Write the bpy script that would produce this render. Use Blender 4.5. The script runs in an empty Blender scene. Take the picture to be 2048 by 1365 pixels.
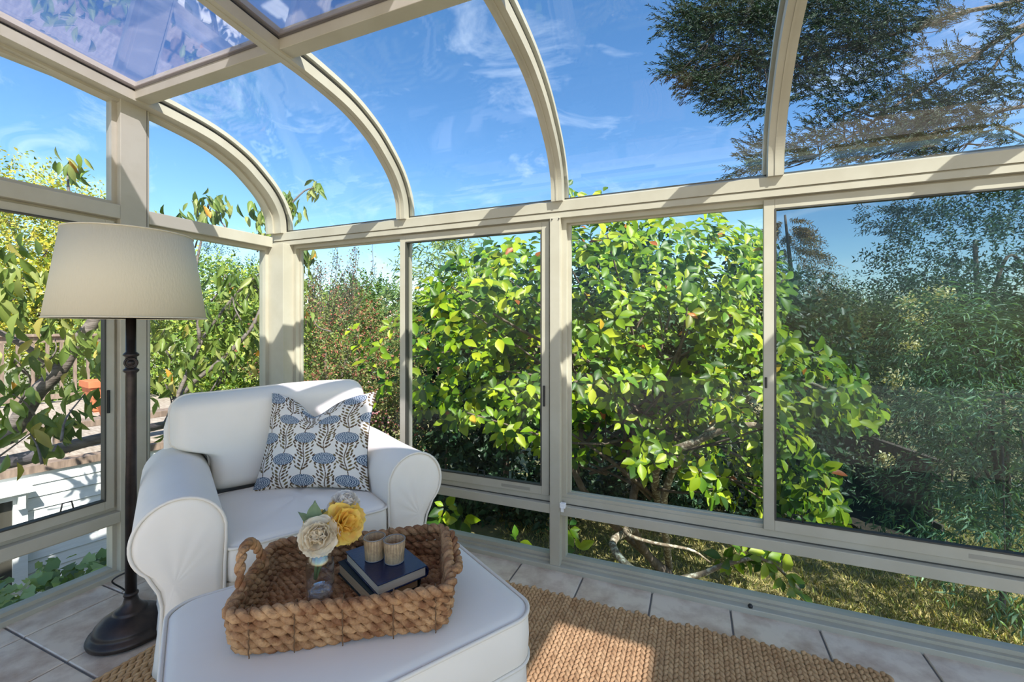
import bpy, bmesh, math, random
import numpy as np
from mathutils import Vector, Matrix

scene = bpy.context.scene
col = scene.collection
rad = math.radians
# ---------------------------------------------------------------- camera
FPX, YAW, VH, CAMH = 874.0, rad(22.7), 655.0, 1.2
cam_d = bpy.data.cameras.new('camera'); cam = bpy.data.objects.new('camera', cam_d); col.objects.link(cam)
cam.location = (0, 0, CAMH); cam.rotation_euler = (rad(90), 0, YAW)
cam_d.sensor_width = 36.0; cam_d.lens = FPX / 2048 * 36.0
cam_d.shift_y = -(682.5 - VH) / 2048.0
cam_d.clip_start = 0.02; cam_d.clip_end = 500
scene.camera = cam
# ---------------------------------------------------------------- sky, sun, exposure
SUN_DIR = Vector((-1.34, 1.0, -1.80)).normalized()
SUN_EL = math.asin(-SUN_DIR.z)
world = bpy.data.worlds.new('world'); scene.world = world; world.use_nodes = True
nt = world.node_tree; nt.nodes.clear()
wo = nt.nodes.new('ShaderNodeOutputWorld'); wb = nt.nodes.new('ShaderNodeBackground')
sky = nt.nodes.new('ShaderNodeTexSky'); sky.sky_type = 'NISHITA'; sky.sun_disc = False
sky.sun_elevation = SUN_EL; sky.sun_rotation = math.atan2(1.34, -1.0); sky.altitude = 50
sky.air_density = 1.0; sky.dust_density = 0.6; sky.ozone_density = 1.6
hs = nt.nodes.new('ShaderNodeHueSaturation'); hs.inputs['Saturation'].default_value = 1.25
# thin wispy cloud, everywhere in the sky
tc = nt.nodes.new('ShaderNodeTexCoord'); mp = nt.nodes.new('ShaderNodeMapping')
mp.inputs['Scale'].default_value = (1.6, 3.2, 5.0); mp.inputs['Rotation'].default_value = (0.2, 0.3, 0.6)
no = nt.nodes.new('ShaderNodeTexNoise'); no.inputs['Scale'].default_value = 2.2; no.inputs['Detail'].default_value = 9
no.inputs['Roughness'].default_value = 0.62; no.inputs['Distortion'].default_value = 0.9
cr = nt.nodes.new('ShaderNodeMapRange'); cr.inputs[1].default_value = 0.54; cr.inputs[2].default_value = 0.88
cr.inputs[3].default_value = 0.0; cr.inputs[4].default_value = 0.42
mxw = nt.nodes.new('ShaderNodeMix'); mxw.data_type = 'RGBA'
mxw.inputs[7].default_value = (7.5, 8.0, 8.6, 1)
nt.links.new(tc.outputs['Generated'], mp.inputs[0]); nt.links.new(mp.outputs[0], no.inputs['Vector'])
nt.links.new(no.outputs[0], cr.inputs[0]); nt.links.new(sky.outputs[0], hs.inputs['Color'])
nt.links.new(hs.outputs[0], mxw.inputs[6]); nt.links.new(cr.outputs[0], mxw.inputs[0])
nt.links.new(mxw.outputs[2], wb.inputs[0]); nt.links.new(wb.outputs[0], wo.inputs[0])
wb.inputs[1].default_value = 0.15
sun_d = bpy.data.lights.new('sun', 'SUN'); sun = bpy.data.objects.new('sun', sun_d); col.objects.link(sun)
sun_d.energy = 6.0; sun_d.angle = rad(0.53); sun_d.color = (1.0, 0.955, 0.885)
sun.rotation_euler = SUN_DIR.to_track_quat('-Z', 'Y').to_euler(); sun.location = (6, -6, 9)
vs = scene.view_settings
vs.view_transform = 'Standard'; vs.look = 'None'; vs.gamma = 1.0; vs.use_curve_mapping = False; vs.exposure = 0.78
scene.cycles.transparent_max_bounces = 32
scene.cycles.sample_clamp_indirect = 6.0
# ---------------------------------------------------------------- helpers
FWD = np.array([-math.sin(YAW), math.cos(YAW)]); RGT = np.array([math.cos(YAW), math.sin(YAW)])
def cw(r, z):                       # metres right of / ahead of the camera -> world x, y
    p = r * RGT + z * FWD; return float(p[0]), float(p[1])
def at(u, v, z):                    # photograph pixel at depth z -> world point
    x, y = cw((u - 1024) / FPX * z, z); return np.array([x, y, CAMH + (VH - v) / FPX * z])
rng = np.random.default_rng(7)
R_ = random.Random(5)

class MB:
    def __init__(s): s.v = []; s.f = []
    def add(s, vs_, fs_):
        n = len(s.v); s.v.extend([tuple(map(float, p)) for p in vs_]); s.f.extend([tuple(i + n for i in f) for f in fs_]); return s
    def box(s, x0, x1, y0, y1, z0, z1, m=None):
        p = [(x, y, z) for z in (z0, z1) for y in (y0, y1) for x in (x0, x1)]
        if m is not None: p = [tuple(m @ Vector(q)) for q in p]
        return s.add(p, [(0, 2, 3, 1), (4, 5, 7, 6), (0, 1, 5, 4), (2, 6, 7, 3), (0, 4, 6, 2), (1, 3, 7, 5)])
    def prism(s, pts, a0, a1, ax):  # polygon (two coords) extruded along axis ax
        n = len(pts); vs_ = []
        for a in (a0, a1):
            for p in pts:
                q = list(p); q.insert(ax, a); vs_.append(q)
        fs = [tuple(range(n))[::-1], tuple(range(n, 2 * n))] + [(i, (i + 1) % n, n + (i + 1) % n, n + i) for i in range(n)]
        return s.add(vs_, fs)
    def tube(s, path, r, seg=8, closed=False, cap=True, phase=0.0):
        P = np.asarray(path, float); n = len(P)
        rr = np.broadcast_to(np.asarray(r, float), (n,))
        T = (np.roll(P, -1, 0) - np.roll(P, 1, 0)) if closed else np.gradient(P, axis=0)
        T /= np.linalg.norm(T, axis=1)[:, None] + 1e-12
        ref = np.array([0, 0, 1.0]) if abs(T[0][2]) < .9 else np.array([1.0, 0, 0])
        N = np.zeros_like(P); nn = ref - T[0] * ref.dot(T[0]); nn /= np.linalg.norm(nn)
        for i in range(n):
            nn = nn - T[i] * nn.dot(T[i]); nn /= np.linalg.norm(nn) + 1e-12; N[i] = nn
        B = np.cross(T, N); a = np.arange(seg) * 2 * np.pi / seg + phase
        V = P[:, None] + rr[:, None, None] * (np.cos(a)[None, :, None] * N[:, None] + np.sin(a)[None, :, None] * B[:, None])
        fs = []
        for i in range(n if closed else n - 1):
            j = (i + 1) % n
            for k in range(seg):
                l = (k + 1) % seg; fs.append((i * seg + k, i * seg + l, j * seg + l, j * seg + k))
        if cap and not closed:
            fs.append(tuple(range(seg))[::-1]); fs.append(tuple((n - 1) * seg + k for k in range(seg)))
        return s.add(V.reshape(-1, 3), fs)
    def lathe(s, prof, seg=32, c=(0, 0, 0)):
        vs_, fs = [], []; n = len(prof)
        for r, z in prof:
            for k in range(seg):
                a = 2 * math.pi * k / seg; vs_.append((c[0] + r * math.cos(a), c[1] + r * math.sin(a), c[2] + z))
        for i in range(n - 1):
            for k in range(seg):
                l = (k + 1) % seg; fs.append((i * seg + k, i * seg + l, (i + 1) * seg + l, (i + 1) * seg + k))
        if prof[0][0] > 1e-5: fs.append(tuple(range(seg))[::-1])
        if prof[-1][0] > 1e-5: fs.append(tuple((n - 1) * seg + k for k in range(seg)))
        return s.add(vs_, fs)
    def grid(s, A, flip=False):     # A[nu, nv, 3]
        nu, nv = A.shape[:2]
        fs = [(i * nv + j, (i + 1) * nv + j, (i + 1) * nv + j + 1, i * nv + j + 1) for i in range(nu - 1) for j in range(nv - 1)]
        if flip: fs = [f[::-1] for f in fs]
        return s.add(A.reshape(-1, 3), fs)
    def mesh(s, name, smooth=False):
        me = bpy.data.meshes.new(name); me.from_pydata(s.v, [], s.f); me.update()
        if smooth: me.shade_smooth()
        return me
    def build(s, name, mat, parent=None, smooth=False, bevel=0.0, loc=None, rot=None, subsurf=0, weld=False):
        me = s.mesh(name, smooth)
        if weld or smooth:
            bm = bmesh.new(); bm.from_mesh(me)
            if weld: bmesh.ops.remove_doubles(bm, verts=bm.verts, dist=1e-5)
            bmesh.ops.recalc_face_normals(bm, faces=bm.faces); bm.to_mesh(me); bm.free()
        return link(name, me, mat, parent, bevel, loc, rot, subsurf)
def link(name, me, mat, parent=None, bevel=0.0, loc=None, rot=None, subsurf=0):
    o = bpy.data.objects.new(name, me); col.objects.link(o)
    if mat is not None and not me.materials: me.materials.append(mat)
    if parent is not None: o.parent = parent
    if loc is not None: o.location = loc
    if rot is not None: o.rotation_euler = rot
    if bevel:
        b = o.modifiers.new('bevel', 'BEVEL'); b.width = bevel; b.segments = 2; b.limit_method = 'ANGLE'
    if subsurf:
        b = o.modifiers.new('sub', 'SUBSURF'); b.levels = subsurf; b.render_levels = subsurf
    return o
def tag(o, label, cat, group=None, kind=None):
    if label: o['label'] = label
    if cat: o['category'] = cat
    if group: o['group'] = group
    if kind: o['kind'] = kind
    return o
def empty(name, loc=(0, 0, 0), rz=0.0):
    o = bpy.data.objects.new(name, None); col.objects.link(o); o.location = loc; o.rotation_euler = (0, 0, rz); o.empty_display_size = .1
    return o
def thing(name, label, cat, loc=(0, 0, 0), rz=0.0, group=None):
    return tag(empty(name, loc, rz), label, cat, group)
def struct(name, label, loc=(0, 0, 0)):
    return tag(empty(name, loc), label, None, None, 'structure')
def spline(pts, n):                 # Catmull-Rom through points
    P = np.asarray(pts, float); P = np.vstack([2 * P[0] - P[1], P, 2 * P[-1] - P[-2]])
    out = []; m = len(P) - 3
    for t in np.linspace(0, m - 1e-9, n):
        i = int(t); f = t - i; a, b, c, d = P[i:i + 4]
        out.append(.5 * ((2 * b) + (c - a) * f + (2 * a - 5 * b + 4 * c - d) * f * f + (3 * b - 3 * c + d - a) * f ** 3))
    return np.array(out)
# ---------------------------------------------------------------- materials
def lin(r, g, b):
    f = lambda c: (c / 255) / 12.92 if c <= 10 else (((c / 255) + .055) / 1.055) ** 2.4
    return (f(r), f(g), f(b), 1.0)
def mat(name, c, rough=.5, metal=0.0, spec=.5, var=None, bump=None, trans=0.0, sheen=0.0, stretch=None, perobj=0.0, coat=0.0):
    """var=(scale, colour2, low, high); bump=(scale, strength, detail)"""
    m = bpy.data.materials.new(name); m.use_nodes = True; t = m.node_tree; b = t.nodes['Principled BSDF']
    b.inputs['Base Color'].default_value = c; b.inputs['Roughness'].default_value = rough
    b.inputs['Metallic'].default_value = metal; b.inputs['Specular IOR Level'].default_value = spec
    if trans: b.inputs['Transmission Weight'].default_value = trans
    if sheen: b.inputs['Sheen Weight'].default_value = sheen
    if coat: b.inputs['Coat Weight'].default_value = coat
    tcn = t.nodes.new('ShaderNodeTexCoord'); vec = tcn.outputs['Object']
    if stretch:
        mpn = t.nodes.new('ShaderNodeMapping'); mpn.inputs['Scale'].default_value = stretch
        t.links.new(vec, mpn.inputs[0]); vec = mpn.outputs[0]
    colout = None
    if var:
        n = t.nodes.new('ShaderNodeTexNoise'); n.inputs['Scale'].default_value = var[0]; n.inputs['Detail'].default_value = 6
        n.inputs['Roughness'].default_value = .6
        if perobj:
            oi = t.nodes.new('ShaderNodeObjectInfo'); va = t.nodes.new('ShaderNodeVectorMath'); va.operation = 'ADD'
            sc = t.nodes.new('ShaderNodeMath'); sc.operation = 'MULTIPLY'; sc.inputs[1].default_value = 40.0
            t.links.new(oi.outputs['Random'], sc.inputs[0]); t.links.new(vec, va.inputs[0]); t.links.new(sc.outputs[0], va.inputs[1])
            t.links.new(va.outputs[0], n.inputs['Vector'])
        else: t.links.new(vec, n.inputs['Vector'])
        r = t.nodes.new('ShaderNodeMapRange'); r.inputs[1].default_value = var[2]; r.inputs[2].default_value = var[3]
        x = t.nodes.new('ShaderNodeMix'); x.data_type = 'RGBA'; x.inputs[6].default_value = c; x.inputs[7].default_value = var[1]
        t.links.new(n.outputs[0], r.inputs[0]); t.links.new(r.outputs[0], x.inputs[0]); colout = x.outputs[2]
        t.links.new(colout, b.inputs['Base Color'])
    if bump:
        n = t.nodes.new('ShaderNodeTexNoise'); n.inputs['Scale'].default_value = bump[0]; n.inputs['Detail'].default_value = bump[2]
        bp = t.nodes.new('ShaderNodeBump'); bp.inputs['Strength'].default_value = bump[1]; bp.inputs['Distance'].default_value = .01
        t.links.new(vec, n.inputs['Vector']); t.links.new(n.outputs[0], bp.inputs['Height']); t.links.new(bp.outputs[0], b.inputs['Normal'])
    return m
def glass_mat(name, tint, r0, refl=(1, 1, 1, 1), wave=0.0, haze=0.0):
    """clear pane: transparent body, mirror skin whose share grows with the grazing angle"""
    m = bpy.data.materials.new(name); m.use_nodes = True; t = m.node_tree; t.nodes.clear()
    out = t.nodes.new('ShaderNodeOutputMaterial'); tr = t.nodes.new('ShaderNodeBsdfTransparent'); gl = t.nodes.new('ShaderNodeBsdfGlossy')
    tr.inputs[0].default_value = tint; gl.inputs['Color'].default_value = refl; gl.inputs['Roughness'].default_value = 0.0
    g = t.nodes.new('ShaderNodeNewGeometry'); d = t.nodes.new('ShaderNodeVectorMath'); d.operation = 'DOT_PRODUCT'
    t.links.new(g.outputs['Incoming'], d.inputs[0]); t.links.new(g.outputs['Normal'], d.inputs[1])
    def mth(op, a, b=None):
        n = t.nodes.new('ShaderNodeMath'); n.operation = op
        for i, q in enumerate((a, b)):
            if q is None: continue
            if isinstance(q, (int, float)): n.inputs[i].default_value = q
            else: t.links.new(q, n.inputs[i])
        return n.outputs[0]
    c = mth('ABSOLUTE', d.outputs['Value']); c = mth('SUBTRACT', 1.0, c); c = mth('POWER', c, 5.0)
    c = mth('MULTIPLY', c, 1 - r0); c = mth('ADD', c, r0)
    if wave:
        n = t.nodes.new('ShaderNodeTexNoise'); n.inputs['Scale'].default_value = 1.7; n.inputs['Detail'].default_value = 1.5
        tcn = t.nodes.new('ShaderNodeTexCoord'); t.links.new(tcn.outputs['Object'], n.inputs['Vector'])
        bp = t.nodes.new('ShaderNodeBump'); bp.inputs['Strength'].default_value = wave; bp.inputs['Distance'].default_value = .05
        t.links.new(n.outputs[0], bp.inputs['Height']); t.links.new(bp.outputs[0], gl.inputs['Normal'])
    mx = t.nodes.new('ShaderNodeMixShader'); t.links.new(c, mx.inputs[0]); t.links.new(tr.outputs[0], mx.inputs[1]); t.links.new(gl.outputs[0], mx.inputs[2])
    t.links.new(mx.outputs[0], out.inputs[0]); return m
def leaf_mat(name, transl=.30, rough=.42, gain=1.15, yellow=(1.1, 1.12, .35)):
    """leaf: colour from the mesh's own leaf colours, light also passes through"""
    m = bpy.data.materials.new(name); m.use_nodes = True; t = m.node_tree; b = t.nodes['Principled BSDF']; out = t.nodes['Material Output']
    a = t.nodes.new('ShaderNodeAttribute'); a.attribute_name = 'leafcol'
    t.links.new(a.outputs['Color'], b.inputs['Base Color']); b.inputs['Roughness'].default_value = rough; b.inputs['Specular IOR Level'].default_value = .35
    tl = t.nodes.new('ShaderNodeBsdfTranslucent'); mu = t.nodes.new('ShaderNodeMix'); mu.data_type = 'RGBA'; mu.blend_type = 'MULTIPLY'
    mu.inputs[0].default_value = 1.0; mu.inputs[7].default_value = tuple(gain * y for y in yellow) + (1,)
    t.links.new(a.outputs['Color'], mu.inputs[6]); t.links.new(mu.outputs[2], tl.inputs[0])
    mx = t.nodes.new('ShaderNodeMixShader'); mx.inputs[0].default_value = transl
    t.links.new(b.outputs[0], mx.inputs[1]); t.links.new(tl.outputs[0], mx.inputs[2]); t.links.new(mx.outputs[0], out.inputs[0]); return m
def bottle_mat():
    m = glass_mat('clear_bottle_glass', (.985, .99, .99, 1), .085); t = m.node_tree
    for n in t.nodes:
        if n.type == 'MATH' and n.operation == 'POWER': n.inputs[1].default_value = 2.4
    return m
M = {}
M['frame'] = mat('beige_aluminium', lin(180, 175, 157), .42, var=(6, lin(174, 168, 149), .4, .6))
M['gasket'] = mat('dark_gasket', lin(62, 60, 52), .6)
M['black'] = mat('black_plastic', lin(22, 21, 22), .4)
M['white_plastic'] = mat('white_plastic', lin(235, 235, 232), .4)
M['glass'] = glass_mat('window_glass', (.968, .982, .978, 1), .010)
M['roofglass'] = glass_mat('coated_roof_glass', (.84, .84, .93, 1), .19, (1.0, .93, .92, 1))
M['curveglass'] = glass_mat('bent_glass', (.955, .975, .98, 1), .027, wave=.55)
M['tile'] = mat('stone_tile', lin(216, 202, 182), .33, var=(9, lin(178, 156, 136), .42, .68), bump=(30, .08, 4), perobj=1)
M['grout'] = mat('grey_grout', lin(112, 112, 110), .85)
M['slip'] = mat('white_slipcover', lin(240, 232, 217), .85, var=(3, lin(235, 227, 212), .35, .65), bump=(5, .10, 3), sheen=.15)
M['piping'] = mat('white_piping', lin(230, 222, 206), .85)
M['bronze'] = mat('dark_bronze', lin(46, 40, 38), .38, metal=.55, var=(25, lin(62, 53, 48), .4, .7))
M['shade'] = mat('linen_shade', lin(216, 206, 180), .9, bump=(180, .15, 2), stretch=(1, 1, .25))
M['rope'] = mat('hyacinth_rope', lin(200, 156, 108), .75, var=(22, lin(134, 88, 52), .33, .62), bump=(90, .8, 5), perobj=1)
M['twine'] = mat('brown_twine', lin(104, 76, 48), .85)
M['rug'] = mat('jute_braid', lin(200, 163, 116), .9, var=(14, lin(164, 126, 84), .35, .7), bump=(120, .5, 4), perobj=1)
M['navy'] = mat('navy_book_cloth', lin(22, 34, 66), .26, bump=(220, .08, 2))
M['teal'] = mat('dark_green_book_cloth', lin(18, 36, 42), .5, bump=(220, .1, 2))
M['paper'] = mat('page_edges', lin(212, 188, 148), .9, var=(3, lin(190, 164, 122), .3, .7), stretch=(3, 3, 260))
M['paper2'] = mat('page_edges_pale', lin(225, 212, 184), .9, var=(3, lin(208, 192, 160), .3, .7), stretch=(3, 3, 260))
M['vase'] = bottle_mat()
M['vasefoot'] = glass_mat('thick_bottle_base', (.96, .97, .98, 1), .16)
M['plate'] = mat('grey_plate', lin(150, 145, 130), .5)
M['cord'] = M['black']
M['blocker'] = mat('white_blocker', lin(238, 236, 230), .8)  # white so the added sun-blocking boards also bounce light down
M['reflector'] = mat('pale_stone_reflector', lin(222, 214, 200), .8, var=(4, lin(204, 194, 178), .35, .65))  # pale finish of the added bounce surface
M['bark'] = mat('grey_brown_bark', lin(108, 98, 86), .9, var=(14, lin(70, 58, 48), .35, .65), bump=(40, .8, 5))
M['darkbark'] = mat('dark_cypress_bark', lin(66, 58, 50), .9, var=(20, lin(48, 42, 36), .35, .65))
M['lichen'] = mat('lichened_bark', lin(118, 106, 88), .9, var=(26, lin(196, 192, 172), .5, .62), bump=(40, .8, 5))
M['cherrybark'] = mat('cherry_bark', lin(128, 118, 110), .75, var=(10, lin(84, 75, 70), .35, .65), bump=(30, .5, 5), stretch=(1, 1, 5))
M['leaf'] = leaf_mat('broad_leaf')
M['needle'] = leaf_mat('needle_leaf', .15, .6, 1.0, (1, 1, .7))
M['lawn'] = mat('dry_lawn', lin(148, 138, 92), .95, var=(2.2, lin(104, 104, 62), .35, .65), bump=(40, .8, 6))
M['soil'] = mat('dark_soil', lin(74, 64, 52), .95, var=(5, lin(50, 44, 36), .35, .65), bump=(20, .8, 6))
M['siding'] = mat('white_painted_siding', lin(236, 238, 236), .6, var=(5, lin(222, 224, 220), .4, .7), stretch=(1, 1, 8))
M['deck'] = mat('weathered_deck_wood', lin(176, 164, 150), .85, var=(6, lin(140, 126, 112), .35, .65), stretch=(8, 1, 1))
M['railwood'] = mat('weathered_rail_wood', lin(146, 126, 110), .85, var=(7, lin(110, 94, 82), .35, .65), stretch=(6, 6, 1))
M['fence'] = mat('grey_fence_wood', lin(104, 92, 82), .9, var=(6, lin(72, 64, 58), .35, .65), stretch=(8, 8, 1))
M['terracotta'] = mat('terracotta', lin(206, 122, 78), .8, var=(5, lin(186, 104, 66), .35, .65))
M['screen'] = None
# ================================================================ SETTING: the glazed room
GX, WY = -2.56, 2.08                # inner faces of the left gable wall and of the long right wall
XEND = 3.12
INTR = [(2.06, 1.82), (2.047, 1.93), (1.99, 2.03), (1.90, 2.115), (1.79, 2.19), (1.63, 2.252), (1.42, 2.287), (1.2, 2.305), (.8, 2.345), (-.5, 2.475), (-2.7, 2.695)]
CV = spline(INTR, 90)
tan = np.gradient(CV, axis=0); tan /= np.linalg.norm(tan, axis=1)[:, None]
NRM = np.stack([tan[:, 1], -tan[:, 0]], 1)          # outward (away from the room)
if NRM[0][0] < 0: NRM = -NRM
def curve_strip(x0, x1, d0, d1, i0=0, i1=len(CV) - 1, mb=None):
    mb = mb or MB(); a = CV[i0:i1 + 1] + NRM[i0:i1 + 1] * d0; b = CV[i0:i1 + 1] + NRM[i0:i1 + 1] * d1
    A = np.zeros((i1 - i0 + 1, 5, 3))
    for k, (x, c) in enumerate(((x0, a), (x1, a), (x1, b), (x0, b), (x0, a))):
        A[:, k, 0] = x; A[:, k, 1:] = c
    n = len(mb.v); m = len(A); mb.grid(A)
    mb.f.append((n, n + 1, n + 2, n + 3)); q = n + (m - 1) * 5; mb.f.append((q + 3, q + 2, q + 1, q))
    return mb
RIBX = [-1.555, -.625, .305, 1.235, 2.165, 3.095]
ceiling = struct('ceiling', 'curved glass roof with beige aluminium ribs')
def rib(x, w):
    o = curve_strip(x - w / 2, x + w / 2, 0.0, .045).build('rib', M['frame'], ceiling, smooth=False)
    curve_strip(x - w / 2 - .012, x + w / 2 + .012, .062, .085).build('rib_cap', M['frame'], o)
    g = curve_strip(x - w / 2 + .004, x + w / 2 - .004, .045, .062).build('gasket', M['gasket'], o)
    curve_strip(x - .004, x + .004, -.003, 0.0).build('rib_seam', M['frame'], o)
for x in RIBX: rib(x, .056)
# gable rib, wider, on the left end wall
gr = curve_strip(GX - .05, GX + .055, 0.0, .045).build('rib', M['frame'], ceiling)
curve_strip(GX - .05, GX + .07, .062, .085).build('rib_cap', M['frame'], gr)
curve_strip(GX - .04, GX + .05, .045, .062).build('gasket', M['gasket'], gr)
curve_strip(GX - .07, GX - .005, -.012, 0.0).build('rib_seam', M['frame'], gr)
IP = int(np.argmin(np.abs(CV[:, 0] - 1.30))); IQ = int(np.argmin(np.abs(CV[:, 0] + .62)))
xs = [GX + .03] + RIBX
for a, b in zip(xs[:-1], xs[1:]):
    curve_strip(a + .02, b - .02, .049, .057, 0, IP).build('curved_pane', M['curveglass'], ceiling, smooth=False)
    curve_strip(a + .02, b - .02, .049, .057, IP + 1, IQ).build('roof_pane', M['roofglass'], ceiling)
    curve_strip(a + .02, b - .02, .049, .057, IQ + 1, len(CV) - 1).build('roof_pane', M['roofglass'], ceiling)
    for i in (IP, IQ):
        y, z = CV[i]; m = MB(); m.box(a + .02, b - .02, y - .045, y + .02, z + .012, z + .06); m.box(a + .02, b - .02, y - .055, y + .03, z + .064, z + .084)
        pu = m.build('purlin', M['frame'], ceiling, bevel=.002)
        MB().box(a + .02, b - .02, y - .049, y + .024, z + .055, z + .063).build('gasket', M['gasket'], pu)

# ---- long wall on the right
wr = struct('wall_right', 'long window wall of beige aluminium frames')
XL = GX - .06
m = MB(); m.box(XL, XEND, WY, WY + .09, 1.774, 1.822); m.box(XL, XEND, WY + .012, WY + .09, 1.768, 1.774); m.box(XL, XEND, WY + .004, WY + .09, 1.742, 1.768)
m.build('header', M['frame'], wr)
MB().prism([(WY + .002, 1.822), (WY + .09, 1.822), (WY + .09, 1.85), (WY + .035, 1.838)], XL, XEND, 0).build('header_lip', M['frame'], wr)
MB().prism([(WY + .038, 1.839), (WY + .062, 1.845), (WY + .062, 1.852), (WY + .038, 1.846)], XL, XEND, 0).build('gasket', M['gasket'], wr)
MB().box(XL, XEND, WY - .012, WY + .09, -.02, .022).build('sill', M['frame'], wr, bevel=.003)
MB().box(XL, XEND, WY + .022, WY + .09, .022, .034).build('sill_step', M['frame'], wr)
POSTS = [(-2.62, -2.455), (-.665, -.613), (1.208, 1.262), (3.07, 3.12)]
for i, (a, b) in enumerate(POSTS):
    y0 = 2.035 if i == 0 else WY - .004
    MB().box(a, b, y0, WY + .09, .02 if i else 0, 1.745).build('post', M['frame'], wr, bevel=.002)
for x in RIBX[:4] + [GX + .05]:
    s = MB().lathe([(.0, -.0015), (.0045, -.001), (.0045, .002), (0, .003)], 10)
    s.build('screw', M['black'], wr, smooth=True, loc=(x, WY + .012, 1.829), rot=(rad(70), 0, 0))
    if x in (RIBX[1],):
        for dx in (-.018, .018): MB().lathe([(.0, -.0015), (.0035, -.001), (.0035, .002), (0, .003)], 10).build('screw', M['black'], wr, smooth=True, loc=(x + dx - .01, WY - .006, 1.735), rot=(rad(90), 0, 0))
def rect_frame(mb, a0, a1, z0, z1, w, d0, d1, ax, wb=None):   # a window-frame ring; ax=0: runs along x, ax=1: along y
    wb = wb or w
    for (p0, p1, q0, q1) in ((a0, a0 + w, z0, z1), (a1 - w, a1, z0, z1), (a0 + w, a1 - w, z1 - w, z1), (a0 + w, a1 - w, z0, z0 + wb)):
        if ax == 0: mb.box(p0, p1, d0, d1, q0, q1)
        else: mb.box(d0, d1, p0, p1, q0, q1)
    return mb
def slab(a0, a1, z0, z1, d, t, ax):
    return MB().box(a0, a1, d - t / 2, d + t / 2, z0, z1) if ax == 0 else MB().box(d - t / 2, d + t / 2, a0, a1, z0, z1)
def lift_handle(parent, a, z, d, ax, sgn):                    # small black wire loop on a sash's bottom rail
    w, h = .022, .035
    pts = [(-w, 0), (-w * .7, h), (w * .7, h), (w, 0)]
    P = [(a + p, d + sgn * .012, z + q) if ax == 0 else (d + sgn * .012, a + p, z + q) for p, q in pts]
    MB().tube(P, .0032, 6).build('lift_handle', M['black'], parent)
# insect screen material: fine dark weave, light passes between the wires
sm = bpy.data.materials.new('insect_screen'); sm.use_nodes = True; t = sm.node_tree; t.nodes.clear()
o_ = t.nodes.new('ShaderNodeOutputMaterial'); a_ = t.nodes.new('ShaderNodeBsdfTransparent'); d_ = t.nodes.new('ShaderNodeBsdfDiffuse'); x_ = t.nodes.new('ShaderNodeMixShader')
a_.inputs[0].default_value = (.86, .93, .95, 1); d_.inputs[0].default_value = lin(20, 38, 36); x_.inputs[0].default_value = .25
t.links.new(a_.outputs[0], x_.inputs[1]); t.links.new(d_.outputs[0], x_.inputs[2]); t.links.new(x_.outputs[0], o_.inputs[0]); M['screen'] = sm
bays = [(-2.455, -.665, -1.56), (-.613, 1.208, .297), (1.262, 3.07, 2.165)]
wn = 0
for bi, (a, b, mid) in enumerate(bays):
    mr = MB().box(a, b, WY, WY + .09, .272, .318).build('mid_rail', M['frame'], wr, bevel=.002)
    m = MB(); m.box(a, b, WY + .03, WY + .09, .318, .352); m.build('sash_track', M['frame'], wr)
    MB().box(a, b, WY + .026, WY + .03, .318, .322).build('track_groove', M['gasket'], wr)
    # upper sliding unit
    wn += 1; w = struct(f'window_{wn}', None)
    rect_frame(MB(), a, b, .345, 1.742, .022, WY + .035, WY + .088, 0).build('outer_frame', M['frame'], w)
    rect_frame(MB(), a + .016, mid + .015, .352, 1.735, .022, WY + .062, WY + .082, 0, .02).build('fixed_frame', M['frame'], w)
    slab(a + .03, mid, .368, 1.716, WY + .072, .006, 0).build('fixed_pane', M['glass'], w)
    sf = rect_frame(MB(), mid - .03, b - .012, .350, 1.735, .040, WY + .022, WY + .05, 0, .045).build('sash_frame', M['frame'], w, bevel=.002)
    rect_frame(MB(), mid + .010, b - .052, .395, 1.695, .006, WY + .020, WY + .046, 0).build('gasket', M['gasket'], sf)
    slab(mid + .008, b - .05, .392, 1.697, WY + .036, .006, 0).build('sash_pane', M['glass'], w)
    if bi >= 1:
        slab(mid + .005, b - .04, .372, 1.715, WY + .084, .0015, 0).build('insect_screen', M['screen'], w)
        rect_frame(MB(), mid, b - .03, .360, 1.725, .014, WY + .078, WY + .088, 0).build('screen_frame', M['frame'], w)
    lift_handle(w, mid + .09 if bi else mid + .5, .395, WY + .036, 0, -1)
    if bi == 0: MB().box(b - .043, b - .033, WY + .014, WY + .024, .80, .905).build('latch', M['black'], w, bevel=.002)
    else: MB().box(mid - .026, mid - .018, WY + .012, WY + .024, .945, .99).build('latch', M['black'], w, bevel=.002)
    MB().box(mid + .62, mid + .78, WY + .0215, WY + .0225, .362, .378).build('maker_plate', M['plate'], w)
    # low fixed light
    wn += 1; w = struct(f'window_{wn}', None)
    rect_frame(MB(), a, b, .034, .272, .016, WY + .04, WY + .085, 0).build('frame', M['frame'], w)
    slab(a + .012, b - .012, .046, .260, WY + .062, .006, 0).build('pane', M['glass'], w)
m = MB(); m.box(-.612, -.585, WY - .012, WY + .012, .312, .335); m.box(-.606, -.591, WY - .016, WY - .012, .295, .318)
m.build('rail_bracket', M['white_plastic'], wr, bevel=.002)
MB().lathe([(0, 0), (.009, 0), (.010, .006), (.006, .012), (0, .013)], 12).build('sill_knob', M['black'], wr, smooth=True, loc=(.215, WY - .004, .026))

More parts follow.
